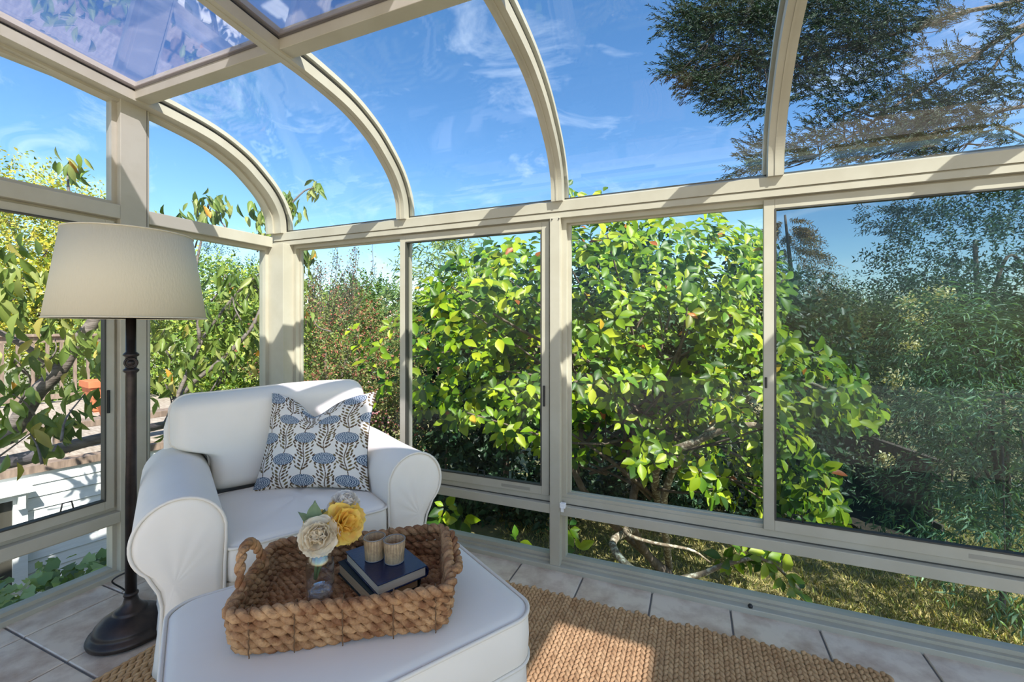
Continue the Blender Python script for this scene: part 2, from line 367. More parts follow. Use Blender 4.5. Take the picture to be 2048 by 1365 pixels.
# ---- gable wall at the left end
wl = struct('wall_left', 'glazed end wall of beige aluminium frames')
GO = GX - .09
MB().box(GO, GX + .012, -.7, 2.03, -.02, .022).build('sill', M['frame'], wl, bevel=.003)
def curve_z(y): return float(np.interp(-y, -CV[:, 0], CV[:, 1]))
GP = [(1.216, 1.337), (-.36, -.24)]
for (a, b) in GP:
    o = MB().box(GO, GX + .004, a, b, .02, curve_z(b) + .02).build('post', M['frame'], wl, bevel=.002)
    MB().box(GX + .004, GX + .0055, b - .012, b - .010, .03, curve_z(b)).build('post_seam', M['gasket'], o)
for (a, b) in ((-.24, 1.216), (1.337, 2.04)):
    MB().box(GO, GX + .006, a, b, 1.724, 1.79).build('transom', M['frame'], wl, bevel=.003)
    MB().box(GO, GX + .006, a, b, .26, .312).build('mid_rail', M['frame'], wl, bevel=.002)
wn += 1; w = struct(f'window_{wn}', None)                      # left upper light
rect_frame(MB(), -.24, 1.216, 1.79, 2.335, .02, GX - .075, GX - .03, 1).build('frame', M['frame'], w)
def arch_pane(y0, y1, z0, d, t, drop=.0):
    ys = np.linspace(y0, y1, 40); pts = [(y0, z0)] + [(y1, z0)] + [(y, max(z0 + .003, curve_z(y) - drop)) for y in ys[::-1]]
    return MB().prism(pts, d - t / 2, d + t / 2, 0)
arch_pane(-.23, 1.206, 1.80, GX - .05, .006, -.02).build('pane', M['glass'], w)
wn += 1; w = struct(f'window_{wn}', None)                      # left sliding light
rect_frame(MB(), -.24, 1.216, .312, 1.724, .022, GX - .085, GX - .035, 1).build('outer_frame', M['frame'], w)
rect_frame(MB(), .30, 1.204, .33, 1.712, .036, GX - .05, GX - .02, 1, .045).build('sash_frame', M['frame'], w, bevel=.002)
rect_frame(MB(), .334, 1.17, .372, 1.678, .006, GX - .05, GX - .017, 1).build('gasket', M['gasket'], w)
slab(.33, 1.172, .37, 1.68, GX - .036, .006, 1).build('pane', M['glass'], w)
slab(-.22, .31, .34, 1.70, GX - .07, .006, 1).build('fixed_pane', M['glass'], w)
MB().box(GX - .022, GX - .012, 1.174, 1.184, .79, .90).build('latch', M['black'], w, bevel=.002)
lift_handle(w, 1.03, .385, GX - .03, 1, 1); lift_handle(w, .80, .385, GX - .03, 1, 1)
wn += 1; w = struct(f'window_{wn}', None)
rect_frame(MB(), -.24, 1.216, .022, .26, .016, GX - .08, GX - .03, 1).build('frame', M['frame'], w)
slab(-.23, 1.204, .034, .248, GX - .055, .006, 1).build('pane', M['glass'], w)
wn += 1; w = struct(f'window_{wn}', None)                      # right arched light
arch_pane(1.345, 2.045, 1.795, GX - .05, .006, -.02).build('pane', M['glass'], w)
wn += 1; w = struct(f'window_{wn}', None)
rect_frame(MB(), 1.337, 2.035, .312, 1.724, .022, GX - .085, GX - .03, 1).build('frame', M['frame'], w)
slab(1.35, 2.02, .33, 1.71, GX - .055, .006, 1).build('pane', M['glass'], w)
wn += 1; w = struct(f'window_{wn}', None)
rect_frame(MB(), 1.337, 2.035, .022, .26, .016, GX - .08, GX - .03, 1).build('frame', M['frame'], w)
slab(1.345, 2.027, .034, .248, GX - .055, .006, 1).build('pane', M['glass'], w)

# ---- tiled floor
floor = tag(MB().box(-2.66, 3.3, -2.7, 2.18, -.16, -.007).build('floor', M['grout']), 'grey grouted bed of the tiled floor', None, None, 'structure')
TXP, TYP, GAP = .317, .3127, .0075
tm = MB(); e = .003; hx, hy = (TXP - GAP) / 2, (TYP - GAP) / 2
tm.add([(-hx, -hy, -.009), (hx, -hy, -.009), (hx, hy, -.009), (-hx, hy, -.009), (-hx, -hy, -e), (hx, -hy, -e), (hx, hy, -e), (-hx, hy, -e),
        (-hx + e, -hy + e, 0), (hx - e, -hy + e, 0), (hx - e, hy - e, 0), (-hx + e, hy - e, 0)],
       [(8, 9, 10, 11)] + [(i, (i + 1) % 4, 4 + (i + 1) % 4, 4 + i) for i in range(4)] + [(4 + i, 4 + (i + 1) % 4, 8 + (i + 1) % 4, 8 + i) for i in range(4)])
tme = tm.mesh('floor_tile'); tme.materials.append(M['tile'])
for i in range(-6, 9):
    for j in range(0, 8):
        x = -.812 + TXP * (i + .5); y = WY - TYP * (j + .5)
        if x < -2.56 or x > 1.6: continue
        if x > .6 and j > 2: continue
        link('tile', tme, None, floor, loc=(x, y, 0))
# plain tiled area behind the photographer
MB().box(-2.56, 3.3, -2.7, WY - TYP * 8, -.007, -.001).build('tile_field', M['tile'], floor)
tag(MB().box(-4, 9, -7, -2.7, -.3, -.002).build('reflector', M['reflector']), 'pale stone terrace added to bounce sunlight, behind the photographer', None, None, 'structure')  # unseen surface added to bounce warm sunlight into the room
# ---- unseen boards added above the glass roof, cut so sun patches fall inside
ov = struct('sun_blocker_1', 'unseen white boards added above the glass roof to shape the sunlight')
OR_ = -1.15
for (x0, x1, y0, y1) in ((-2.0, -1.4, OR_, .70), (-1.4, -.6, OR_, 1.01), (-.6, .15, OR_, .46), (.15, .56, OR_, .36), (.56, 1.48, OR_, 1.01), (1.48, 2.02, .12, 1.01), (1.48, 2.02, OR_, -.45), (2.02, 3.5, OR_, 1.01)):
    MB().box(x0, x1, y0, y1, 2.84, 2.92).build('blocker_board', M['blocker'], ov)
# ================================================================ FURNITURE
def pillow_grid(wf, hf, T, n, power=.5, pinch=0.0):
    """closed cushion surface: returns front/back point grids in (x, thickness, z)"""
    pass
def rrect(w, d, r, n=8):            # rounded rectangle outline, counter-clockwise
    pts = []
    for cx, cy, a0 in ((w - r, d - r, 0), (-w + r, d - r, 90), (-w + r, -d + r, 180), (w - r, -d + r, 270)):
        for k in range(n + 1):
            a = rad(a0 + 90 * k / n); pts.append((cx + r * math.cos(a), cy + r * math.sin(a)))
    return pts
def loft(rings, cap0=True, cap1=True, mb=None):
    mb = mb or MB(); n = len(rings[0]); b = len(mb.v)
    mb.v.extend([tuple(map(float, p)) for r in rings for p in r])
    for i in range(len(rings) - 1):
        for k in range(n):
            l = (k + 1) % n; mb.f.append((b + i * n + k, b + i * n + l, b + (i + 1) * n + l, b + (i + 1) * n + k))
    if cap0: mb.f.append(tuple(b + k for k in range(n))[::-1])
    if cap1: mb.f.append(tuple(b + (len(rings) - 1) * n + k for k in range(n)))
    return mb
def dense(poly, step=.02, closed=True):
    P = np.asarray(poly, float); out = []
    for i in range(len(P) if closed else len(P) - 1):
        a, b = P[i], P[(i + 1) % len(P)]; n = max(1, int(np.linalg.norm(b - a) / step))
        for k in range(n): out.append(a + (b - a) * k / n)
    if not closed: out.append(P[-1])
    return np.array(out)

# ---------------------------------------------------------------- armchair
CHX, CHY, CHA = -1.657, 1.414, rad(61)
chair = thing('armchair', 'white slipcovered armchair with rolled arms in the glazed corner', 'armchair', (CHX, CHY, 0), CHA)
PXO, RR, RCX, RCZ = .445, .122, .400, .535
def arm_profile():
    p = [(.285, .0), (.285, .15), (.285, .30), (.283, .42), (.279, .50)]
    for a in np.linspace(172, -48, 26): p.append((RCX + RR * math.cos(rad(a)) * (1.0 if a > 90 else 1.0), RCZ + RR * math.sin(rad(a)) * (1.04 if a > 0 else 1)))
    p += [(.470, .418), (.454, .385), (PXO, .34), (PXO + .002, .25), (PXO + .006, .14), (PXO + .014, .05), (PXO + .018, .012)]
    return dense(p, .02, closed=False)
AP = arm_profile()
def arm(sx):
    ys = [-.415, -.412, -.404] + list(np.linspace(-.39, .40, 34)) + [.41]
    rings = []
    c = np.array([.385, .40])
    for y in ys:
        inset = {-.415: .016, -.412: .007, -.404: .002}.get(y, 0.0)
        if y == .41: inset = .02
        ring = []
        for (x, z) in AP:
            px, pz = x, z
            if inset:
                v = np.array([x, z]) - c; L = np.linalg.norm(v) + 1e-6; v = v * (1 - inset / L); px, pz = c + v
                pz = max(pz, 0.008 if z < .02 else pz)
            if z < .40 and x > .42:    # loose hanging folds on the outer panel
                k = (0.40 - z) / .40; px += .012 * k * math.sin(y * 23 + sx) + .006 * k * math.sin(y * 51)
            if z > .62: pz += .003 * math.sin(y * 9)
            ring.append((sx * px, y, max(pz, .008)))
        rings.append(ring)
    # the front face: loose fabric gathered towards the neck of the roll
    c2 = np.array([.415, .40]); r0 = rings[0]; front = []
    for f in (.97, .9, .8, .68, .54, .4, .27, .15, .06):
        ring = []
        for (x, y, z) in r0:
            v = np.array([abs(x), z]) - c2; th = math.atan2(v[1], v[0]); q = c2 + v * f
            amp = (.0036 if sx > 0 else .0017) * math.sin(math.pi * f) ** .8 * (.35 + .65 * max(0, math.sin(th)))
            ring.append((sx * q[0], y - .002 - .005 * (1 - f) - amp * (.5 + .5 * math.sin(th * 13 + 2 * math.sin(th * 3))), q[1]))
        front.append(ring)
    rings = front[::-1] + rings
    if sx > 0: rings = [r[::-1] for r in rings]
    o = loft(rings).build('arm', M['slip'], chair, smooth=True)
    path = [(sx * x, -.413, max(z, .01)) for (x, z) in AP]
    MB().tube(path, .0052, 6).build('piping', M['piping'], o, smooth=True)
    return o
arm(-1); arm(1)
# seat base panel and outer back
b = MB(); loft([[(x, y, z) for x, y in rrect(.288, .37, .03)] for z in (.008, .10, .22, .345)], mb=b)
b.build('seat_base', M['slip'], chair, smooth=False, loc=(0, -.035, 0))
rings = []
for z, g in [(.008, .012), (.12, .006), (.3, 0), (.55, 0), (.74, 0), (.79, -.012), (.81, -.04)]:
    rings.append([(x, .395 + y, z) for x, y in rrect(.445 + g, .05 + min(g, 0) * .6, .035)])
loft(rings).build('back_panel', M['slip'], chair, smooth=True)
# seat cushion
NX, NY = 34, 34
def seat_cushion():
    ring = dense(rrect(.284, .30, .045, 8), .02)
    rings = []; c = np.array([0, 0])
    for z, ins in [(.340, .012), (.352, .003), (.37, 0), (.44, 0), (.458, .002), (.468, .010), (.475, .03), (.481, .08), (.487, .14), (.490, .20), (.492, .26)]:
        f = []
        for x, y in ring:
            sx_ = max(.02, (.284 - ins)) / .284; sy_ = max(.02, (.30 - ins)) / .30
            f.append((x * sx_, y * sy_ - .125, z + .004 * math.sin(x * 14 + y * 9) * (1 if z > .46 else 0)))
        rings.append(f)
    o = loft(rings).build('seat_cushion', M['slip'], chair, smooth=True)
    P = [(x, y - .125, .462) for x, y in ring]
    MB().tube(P, .0055, 6, closed=True).build('piping', M['piping'], o, smooth=True)
seat_cushion()
# T-shaped back cushion, leaning back
def back_cushion():
    H0, H1, W0, W1, T = .47, .905, .283, .425, .19
    def half_w(t):
        z = H0 + (H1 - H0) * t
        k = 1 / (1 + math.exp(-(z - .66) / .011)); w = W0 + (W1 - W0) * k
        d = H1 - z
        if d < .075: w -= .075 - math.sqrt(max(0, .075 ** 2 - (.075 - d) ** 2))
        d = z - H0
        if d < .03: w -= .03 - math.sqrt(max(0, .03 ** 2 - (.03 - d) ** 2))
        return w
    ts = np.unique(np.concatenate([np.linspace(0, 1, 40), np.linspace(.30, .55, 24), 1 - np.linspace(0, .16, 16) ** 1.3]))
    ss = np.sign(np.linspace(-1, 1, 45)) * np.abs(np.linspace(-1, 1, 45)) ** .72
    lean = .19
    def surf(side):
        A = np.zeros((len(ts), len(ss), 3))
        for i, tt in enumerate(ts):
            w = half_w(tt); z = H0 + (H1 - H0) * tt
            for j, s in enumerate(ss):
                dx = (1 - abs(s)) * w; dz = min(tt, 1 - tt) * (H1 - H0)
                e = min(1.0, max(0, dx) / .055); g = min(1.0, dz / .06)
                prof = math.sqrt(1 - (1 - e) ** 2) * math.sqrt(1 - (1 - g) ** 2)
                bulge = .5 * T * prof * (1 + .16 * math.cos(s * 1.5) * math.sin(math.pi * tt))
                bulge += .004 * math.sin(s * 7 + z * 11) * prof
                A[i, j] = (s * w, .235 + lean * (z - H0) + side * bulge, z + .008 * math.sin(s * 2.2 + .6) * tt)
        return A
    F, Bk = surf(-1), surf(1)
    mb = MB(); mb.grid(F); mb.grid(Bk, flip=True)
    o = mb.build('back_cushion', M['slip'], chair, smooth=True, weld=True)
    edge = list(F[:, 0]) + list(F[-1, 1:]) + list(F[::-1, -1][1:]) + list(F[0, ::-1][1:-1])
    E = [edge[0]]
    for p in edge[1:]:
        if np.linalg.norm(p - E[-1]) > .008: E.append(p)
    off = np.array([0, -.028, 0])
    MB().tube(np.array(E) + off * .0, .006, 6, closed=True).build('piping', M['piping'], o, smooth=True)
back_cushion()

# ---------------------------------------------------------------- patterned throw pillow
def pillow_pattern(n, w=1.0):
    U, V = np.meshgrid(np.linspace(0, 1, n), np.linspace(0, 1, n), indexing='ij')
    C = np.zeros((n, n, 3)); C[:] = lin(226, 220, 208)[:3]
    brown, olive = np.array(lin(96, 76, 54)[:3]), np.array(lin(112, 96, 62)[:3]); blue, dot = np.array(lin(42, 70, 98)[:3]), np.array(lin(196, 203, 203)[:3])
    def ell(cx, cy, a, b, ang, c, taper=False):
        m = max(a, b) + .01
        i0, i1 = max(0, int((cx - m) * (n - 1))), min(n, int((cx + m) * (n - 1)) + 2); j0, j1 = max(0, int((cy - m) * (n - 1))), min(n, int((cy + m) * (n - 1)) + 2)
        if i0 >= i1 or j0 >= j1: return
        u, v = U[i0:i1, j0:j1] - cx, V[i0:i1, j0:j1] - cy; ca, sa = math.cos(ang), math.sin(ang)
        x, y = u * ca + v * sa, -u * sa + v * ca
        hit = (x / a) ** 2 + (np.abs(y) / b) ** 1.5 < 1 if taper else (x / a) ** 2 + (y / b) ** 2 < 1
        C[i0:i1, j0:j1][hit] = c
    PU, PV = .385, .215; fl = []
    for j in range(-2, 7):
        for i in range(-1, 4): fl.append(((i + .5 * (j % 2)) * PU + .06, j * PV + .075))
    rr = random.Random(3)
    for (fx, fy) in fl:             # stems hang below each flower, leaflets in pairs
        top = fy - .052; L = .325
        for k in range(46):
            t_ = k / 45; sx = fx + .014 * math.sin(t_ * 7 + fx * 9)
            ell(sx, top - L * t_, .0045 if t_ > .12 else .011 * (1 - t_ * 4), .009, 0, brown)
        for k in range(9):
            t_ = .10 + k * .095; sx = fx + .014 * math.sin(t_ * 7 + fx * 9); yy = top - L * t_
            for sg in (-1, 1):
                sp = .030 + .022 * math.sin(math.pi * ((t_ * 2.3) % 1)); a = rad(90 - sg * rr.uniform(38, 58))
                ell(sx + sg * sp * .75, yy + sp * .55, .024, .0092, a, olive if rr.random() < .5 else brown, True)
                ell(sx + sg * sp * 1.7, yy + sp * 1.15, .019, .0078, a + sg * .2, brown if rr.random() < .6 else olive, True)
    for (fx, fy) in fl:
        A_, B_ = .103, .057
        x, y = (U - fx) / A_, (V - fy) / B_; rho = np.hypot(x, y); th = np.arctan2(y, x)
        ins = rho < 1.0
        if not ins.any(): continue
        k = np.clip((rho * 5.2).astype(int), 0, 5); fr = rho * 5.2 - k; cells = 5 + 6 * k
        fa = (th / (2 * np.pi) * cells + .37 * k) % 1.0
        d = (np.abs(fr - .5) < .31) & (np.abs(fa - .5) < .35) & (rho < .97)
        C[ins] = blue; C[ins & d] = dot
    return C
def throw_pillow():
    n = 300
    o_t = thing('throw_pillow', 'cream throw pillow with blue flower print leaning on the armchair', 'pillow', (-1.557, 1.432, .474), rad(24.5))
    P = np.linspace(-1, 1, n); S, Tt = np.meshgrid(P, P, indexing='ij')
    W, H = .246, .226
    px = S * W * (1 - .10 * (1 - np.abs(Tt) ** 2.2)); pz = Tt * H * (1 - .09 * (1 - np.abs(S) ** 2.2))
    px = px * (1 + .04 * (1 - Tt) * .5) ; 
    chop = np.exp(-np.abs((S + .1) * W / .085) ** 1.6) * np.clip((Tt - .1) / .9, 0, 1) ** 1.6 * .085      # the karate chop in the top edge
    chop += .02 * np.exp(-(S * W / .2) ** 2) * np.clip(Tt, 0, 1)
    pz = pz - chop
    thick = .082 * (1 - S ** 2) ** .55 * (1 - Tt ** 2) ** .5
    thick = thick * (1 - .35 * np.exp(-(S * W / .07) ** 2) * np.clip(Tt, 0, 1)) + .003
    thick += (.004 * np.sin(S * 5 + Tt * 8) + .003 * np.sin(S * 13 - Tt * 4)) * (1 - S ** 2) * (1 - Tt ** 2)
    lean = rad(20); z0 = H
    faces_all = []; verts = []
    for side in (-1, 1):
        y = side * thick; zz = pz + z0
        X = px + .018 * (zz - z0) / H * 0; Y = y * math.cos(lean) + zz * math.sin(lean); Z = zz * math.cos(lean) - y * math.sin(lean)
        verts.append(np.stack([X, Y, Z], -1).reshape(-1, 3))
    V = np.concatenate(verts); I = np.arange(n * n).reshape(n, n)
    q = np.stack([I[:-1, :-1], I[1:, :-1], I[1:, 1:], I[:-1, 1:]], -1).reshape(-1, 4)
    Fc = np.concatenate([q, q[:, ::-1] + n * n])
    me = bpy.data.meshes.new('pillow_cover'); fill_mesh(me, V, Fc)
    C = pillow_pattern(n).reshape(-1, 3); set_col(me, np.concatenate([C, C]), 'print')
    me.shade_smooth()
    m = bpy.data.materials.new('printed_cotton'); m.use_nodes = True; t = m.node_tree; b_ = t.nodes['Principled BSDF']; a_ = t.nodes.new('ShaderNodeAttribute'); a_.attribute_name = 'print'
    t.links.new(a_.outputs['Color'], b_.inputs['Base Color']); b_.inputs['Roughness'].default_value = .9; b_.inputs['Specular IOR Level'].default_value = .2
    link('pillow_cover', me, m, o_t)
def fill_mesh(me, V, F):
    V = np.ascontiguousarray(V, dtype=np.float32); F = np.ascontiguousarray(F, dtype=np.int32); k = F.shape[1]
    me.vertices.add(len(V)); me.vertices.foreach_set('co', V.ravel())
    me.loops.add(F.size); me.loops.foreach_set('vertex_index', F.ravel())
    me.polygons.add(len(F)); me.polygons.foreach_set('loop_start', np.arange(0, F.size, k, dtype=np.int32))
    me.update(calc_edges=True)
def set_col(me, C, name):
    a = me.color_attributes.new(name, 'FLOAT_COLOR', 'POINT')
    C4 = np.ones((len(C), 4), np.float32); C4[:, :3] = C; a.data.foreach_set('color', C4.ravel())
throw_pillow()

# ---------------------------------------------------------------- ottoman
OX, OY = cw(-.44, 1.198); OA = rad(58.7)
ott = thing('ottoman', 'white slipcovered ottoman carrying the woven tray', 'ottoman', (OX, OY, 0), OA)
oring = rrect(.41, .31, .075, 10); oring = dense(oring, .03)
rings = []
for z, ins in [(.30, .004), (.31, 0), (.36, -.002), (.41, 0), (.424, .003), (.432, .012), (.436, .03), (.440, .07), (.443, .13), (.444, .19), (.444, .26)]:
    rings.append([(x * (.41 - ins) / .41, y * (.31 - ins) / .31, z) for x, y in oring])
top = loft(rings).build('top_cushion', M['slip'], ott, smooth=True)
MB().tube([(x, y, .427) for x, y in oring], .0055, 6, closed=True).build('piping', M['piping'], top, smooth=True)
MB().tube([(x * 1.002, y * 1.002, .303) for x, y in oring], .005, 6, closed=True).build('piping', M['piping'], top, smooth=True)
rings = []
for z in np.linspace(.008, .302, 10):
    k = (.302 - z) / .3; ring = []
    for q, (x, y) in enumerate(oring):
        a = math.atan2(y, x); f = 1 - .012 + .02 * k + .008 * k * math.sin(a * 22) + .006 * k * math.sin(a * 9 + 1)
        ring.append((x * f, y * f, z))
    rings.append(ring)
loft(rings).build('skirt', M['slip'], ott, smooth=True)
OTOP = .4455

# ---------------------------------------------------------------- woven rope tray
TX_, TY_ = cw(-.434, 1.205); TA = rad(22.7 + 11.5)
tray = thing('woven_tray', 'rectangular woven rope tray with handles on the ottoman', 'tray', (TX_, TY_, OTOP), TA)
def rope(path, r, pitch=.055, closed=False, strands=2, step=.006, seg=7, ph=0.0, mb=None):
    P = dense(path, step, closed) if len(path) < 400 else np.asarray(path)
    n = len(P); mb = mb or MB()
    d = np.linalg.norm((np.roll(P, -1, 0) - P), axis=1); s = np.concatenate([[0], np.cumsum(d)[:-1]]); tot = s[-1] + (d[-1] if closed else 0)
    turns = max(1, round(tot / pitch)); w = 2 * np.pi * turns / tot if closed else 2 * np.pi / pitch
    T = (np.roll(P, -1, 0) - np.roll(P, 1, 0)) if closed else np.gradient(P, axis=0)
    T /= np.linalg.norm(T, axis=1)[:, None] + 1e-9
    up = np.where(np.abs(T[:, 2:3]) > .9, np.array([[1.0, 0, 0]]), np.array([[0, 0, 1.0]]))
    N = up - T * (T * up).sum(1)[:, None]; N /= np.linalg.norm(N, axis=1)[:, None]; B = np.cross(T, N)
    for k in range(strands):
        a = w * s + ph + 2 * np.pi * k / strands
        Q = P + r * .48 * (np.cos(a)[:, None] * N + np.sin(a)[:, None] * B)
        mb.tube(Q, r * .60 * (1 + .10 * np.sin(s * 90 + k * 2 + ph)), seg, closed=closed)
    return mb
TW, TD, RRO = .247, .166, .0140
trr = random.Random(11)
for k in range(5):
    rr_ = rrect(TW - (.004 if k == 0 else 0) + .002 * k, TD - (.004 if k == 0 else 0) + .002 * k, .035, 6)
    z = .0145 + k * .0212
    path = [(x, y, z + .0025 * math.sin(x * 17 + k) + (.006 * (1 - (y / TD) ** 2) if k == 4 and abs(x) > TW - .01 else 0)) for x, y in dense(rr_, .006)]
    rope(path, RRO * (1.08 if k == 4 else .97), .054, True, ph=trr.uniform(0, 6)).build('rope_coil', M['rope'], tray, smooth=True)
for k in range(13):
    y = -TD + .024 + k * (2 * TD - .048) / 12
    rope([(-TW + .012, y, .012), (TW - .012, y, .012)], .0125, .042, ph=trr.uniform(0, 6)).build('base_rope', M['rope'], tray, smooth=True)
for sx in (-1, 1):                  # the two handles on the short sides
    if sx < 0: hp = [(-TW, -.085, .08), (-TW - .006, -.082, .115), (-TW - .014, -.066, .155), (-TW - .020, -.030, .182), (-TW - .020, .012, .182), (-TW - .012, .040, .152), (-TW, .052, .110), (-TW + .004, .055, .08)]
    else: hp = [(TW, -.105, .10), (TW + .022, -.104, .112), (TW + .032, -.07, .098), (TW + .036, -.02, .080), (TW + .036, .03, .080), (TW + .032, .078, .098), (TW + .022, .104, .112), (TW, .105, .10)]
    rope(spline(hp, 60), .0125, .05, ph=1.0).build('handle', M['rope'], tray, smooth=True)
for (x, y, a) in [(-.20, -1, 0), (-.105, -1, 0), (0.0, -1, 0), (.115, -1, 0), (.215, -1, 0), (-.19, 1, 0), (-.06, 1, 0), (.08, 1, 0), (.2, 1, 0)]:
    yy = y * (TD + .004)
    P = [(x + .0008 * math.sin(t_ * 30), yy + y * (.0125 + .003 * abs(math.sin(t_ * 13.3))), .006 + t_ * .103) for t_ in np.linspace(0, 1, 22)]
    P += [(x, yy + y * .006, .1165), (x, yy - y * .008, .1155), (x, yy - y * .0155, .102), (x, yy - y * .0155, .088)]
    MB().tube(P, .0014, 6).build('twine', M['twine'], tray, smooth=True)

# ---------------------------------------------------------------- books
BZ = OTOP + .0255
def book(name, label, c, ang, z, L, W, T, cover, pages):
    x, y = cw(*c); o = thing(name, label, 'book', (x, y, z), rad(22.7 + ang), 'books stacked in the tray')
    ct = .003
    MB().box(-W / 2, W / 2, -L / 2, L / 2, 0, ct).build('cover', cover, o, bevel=.001)
    MB().box(-W / 2, W / 2, -L / 2, L / 2, T - ct, T).build('cover', cover, o, bevel=.001)
    MB().prism([(-W / 2 + .004, ct), (W / 2 - .004, ct), (W / 2 - .004, T - ct), (-W / 2 + .004, T - ct)], -L / 2 + .004, L / 2 - .004, 1).build('pages', pages, o)
    sp = [(W / 2 - .004, 0), (W / 2 + .003, T * .15), (W / 2 + .005, T * .5), (W / 2 + .003, T * .85), (W / 2 - .004, T), (W / 2 - .005, T - ct), (W / 2 + .001, T * .5), (W / 2 - .005, ct)]
    MB().prism(sp, -L / 2, L / 2, 1).build('spine', cover, o)
    return o
bk1 = book('book', 'thick dark green book lying under the navy one in the tray', (-.387, 1.258), 43.0, BZ, .222, .142, .036, M['teal'], M['paper'])
bk2 = book('book', 'navy blue book on top with two woven cups on it', (-.364, 1.253), 41.0, BZ + .0362, .226, .144, .030, M['navy'], M['paper2'])
bt = MB()
for k, (dx, dy) in enumerate([(0, 0), (.006, .002), (.012, 0), (.005, .008), (.013, .007)]):
    bt.box(-.058 + dx * .8, -.055 + dx * .8, -.098 + dy, -.095 + dy, .0361, .0364)
q = bt.build('cover_stamp', M['paper2'], bk1); q['kind'] = 'stuff'
# ---------------------------------------------------------------- two woven cups
mw = bpy.data.materials.new('woven_cane'); mw.use_nodes = True; t = mw.node_tree; b_ = t.nodes['Principled BSDF']; b_.inputs['Roughness'].default_value = .6
tcn = t.nodes.new('ShaderNodeTexCoord'); sp_ = t.nodes.new('ShaderNodeSeparateXYZ'); t.links.new(tcn.outputs['Object'], sp_.inputs[0])
def mnode(tr, op, a, b=None):
    n = tr.nodes.new('ShaderNodeMath'); n.operation = op
    for i, q in enumerate((a, b)):
        if q is None: continue
        if isinstance(q, (int, float)): n.inputs[i].default_value = q
        else: tr.links.new(q, n.inputs[i])
    return n.outputs[0]
ang = mnode(t, 'ARCTAN2', sp_.outputs[1], sp_.outputs[0])
va = mnode(t, 'ABSOLUTE', mnode(t, 'SINE', mnode(t, 'MULTIPLY', ang, 22.0)))
hz = mnode(t, 'ABSOLUTE', mnode(t, 'SINE', mnode(t, 'MULTIPLY', sp_.outputs[2], 1250.0)))
nz = t.nodes.new('ShaderNodeTexNoise'); nz.inputs['Scale'].default_value = 60; t.links.new(tcn.outputs['Object'], nz.inputs['Vector'])
fac = mnode(t, 'MULTIPLY', mnode(t, 'ADD', mnode(t, 'MULTIPLY', va, .6), mnode(t, 'MULTIPLY', hz, .4)), mnode(t, 'ADD', nz.outputs[0], .45))
crm = t.nodes.new('ShaderNodeValToRGB'); crm.color_ramp.elements[0].color = lin(92, 64, 42); crm.color_ramp.elements[1].color = lin(222, 190, 146); crm.color_ramp.elements[0].position = .2; crm.color_ramp.elements[1].position = .85
t.links.new(fac, crm.inputs[0]); t.links.new(crm.outputs[0], b_.inputs['Base Color'])
bp = t.nodes.new('ShaderNodeBump'); bp.inputs['Strength'].default_value = .6; bp.inputs['Distance'].default_value = .002; t.links.new(fac, bp.inputs['Height']); t.links.new(bp.outputs[0], b_.inputs['Normal'])
M['cane'] = mw; M['rimmetal'] = mat('grey_rim', lin(138, 134, 130), .45)
CZ = BZ + .0362 + .0302
for (r, z, lb) in ((-.394, 1.253, 'small woven cane cup nearer the flowers on the navy book'), (-.333, 1.238, 'small woven cane cup on the outer side of the navy book')):
    x, y = cw(r, z); o = thing('cup', lb, 'cup', (x, y, CZ), 0, 'woven cups on the books')
    H = .062; pr = [(.0, .0), (.0245, 0), (.0262, .004), (.0275, .025), (.0295, .045), (.0302, H), (.0282, H), (.0272, .04), (.025, .006), (0, .006)]
    c = MB().lathe(pr, 40).build('cup_body', M['cane'], o, smooth=True)
    a = np.linspace(0, 2 * np.pi, 40, endpoint=False)
    MB().tube(np.stack([.0293 * np.cos(a), .0293 * np.sin(a), np.full(40, H)], 1), .0016, 6, closed=True).build('rim', M['rimmetal'], o, smooth=True)
    MB().tube(np.stack([.0252 * np.cos(a), .0252 * np.sin(a), np.full(40, .0018)], 1), .0017, 6, closed=True).build('foot_ring', M['rimmetal'], o, smooth=True)

# ---------------------------------------------------------------- bottle vase and flowers
vx, vy = cw(-.522, 1.188); VZ = BZ + .0005
vase = thing('bottle_vase', 'clear glass bottle vase standing in the tray', 'vase', (vx, vy, VZ), 0)
outp = [(.0, .0), (.030, 0), (.035, .003), (.0362, .012), (.0362, .085), (.034, .100), (.0275, .116), (.022, .128), (.0205, .140), (.0222, .1455)]
inp = [(.0205, .1455), (.0187, .140), (.0198, .128), (.0253, .116), (.0316, .100), (.034, .085), (.034, .014), (.028, .008), (0, .007)]
MB().lathe(outp + inp, 40).build('bottle', M['vase'], vase, smooth=True)
MB().lathe([(.0, .0075), (.026, .008), (.0325, .0145), (.031, .020), (.018, .0135), (0, .0115)], 32).build('bottle_foot', M['vasefoot'], vase, smooth=True)
def petal_grid(L, W, cup, ruffle, curl, n=9, m=7, seed=0, tip=.6):
    r_ = random.Random(seed); ph = r_.uniform(0, 6); A = np.zeros((n, m, 3))
    for i in range(n):
        t_ = i / (n - 1); w = W * (math.sin(math.pi * min(1, .12 + t_ * tip)) ** .8)
        for j in range(m):
            s = -1 + 2 * j / (m - 1)
            x = t_ * L * (1 - .10 * s * s * t_) + .08 * L * ruffle * math.sin(s * 9 + ph) * t_ ** 3
            z = cup * (s * s) * w * (.4 + .6 * t_) + curl * t_ ** 2.2 * L + .10 * L * ruffle * math.sin(s * 7 + ph * 2 + t_ * 3) * t_ ** 2
            A[i, j] = (x, s * w, z)
    return A
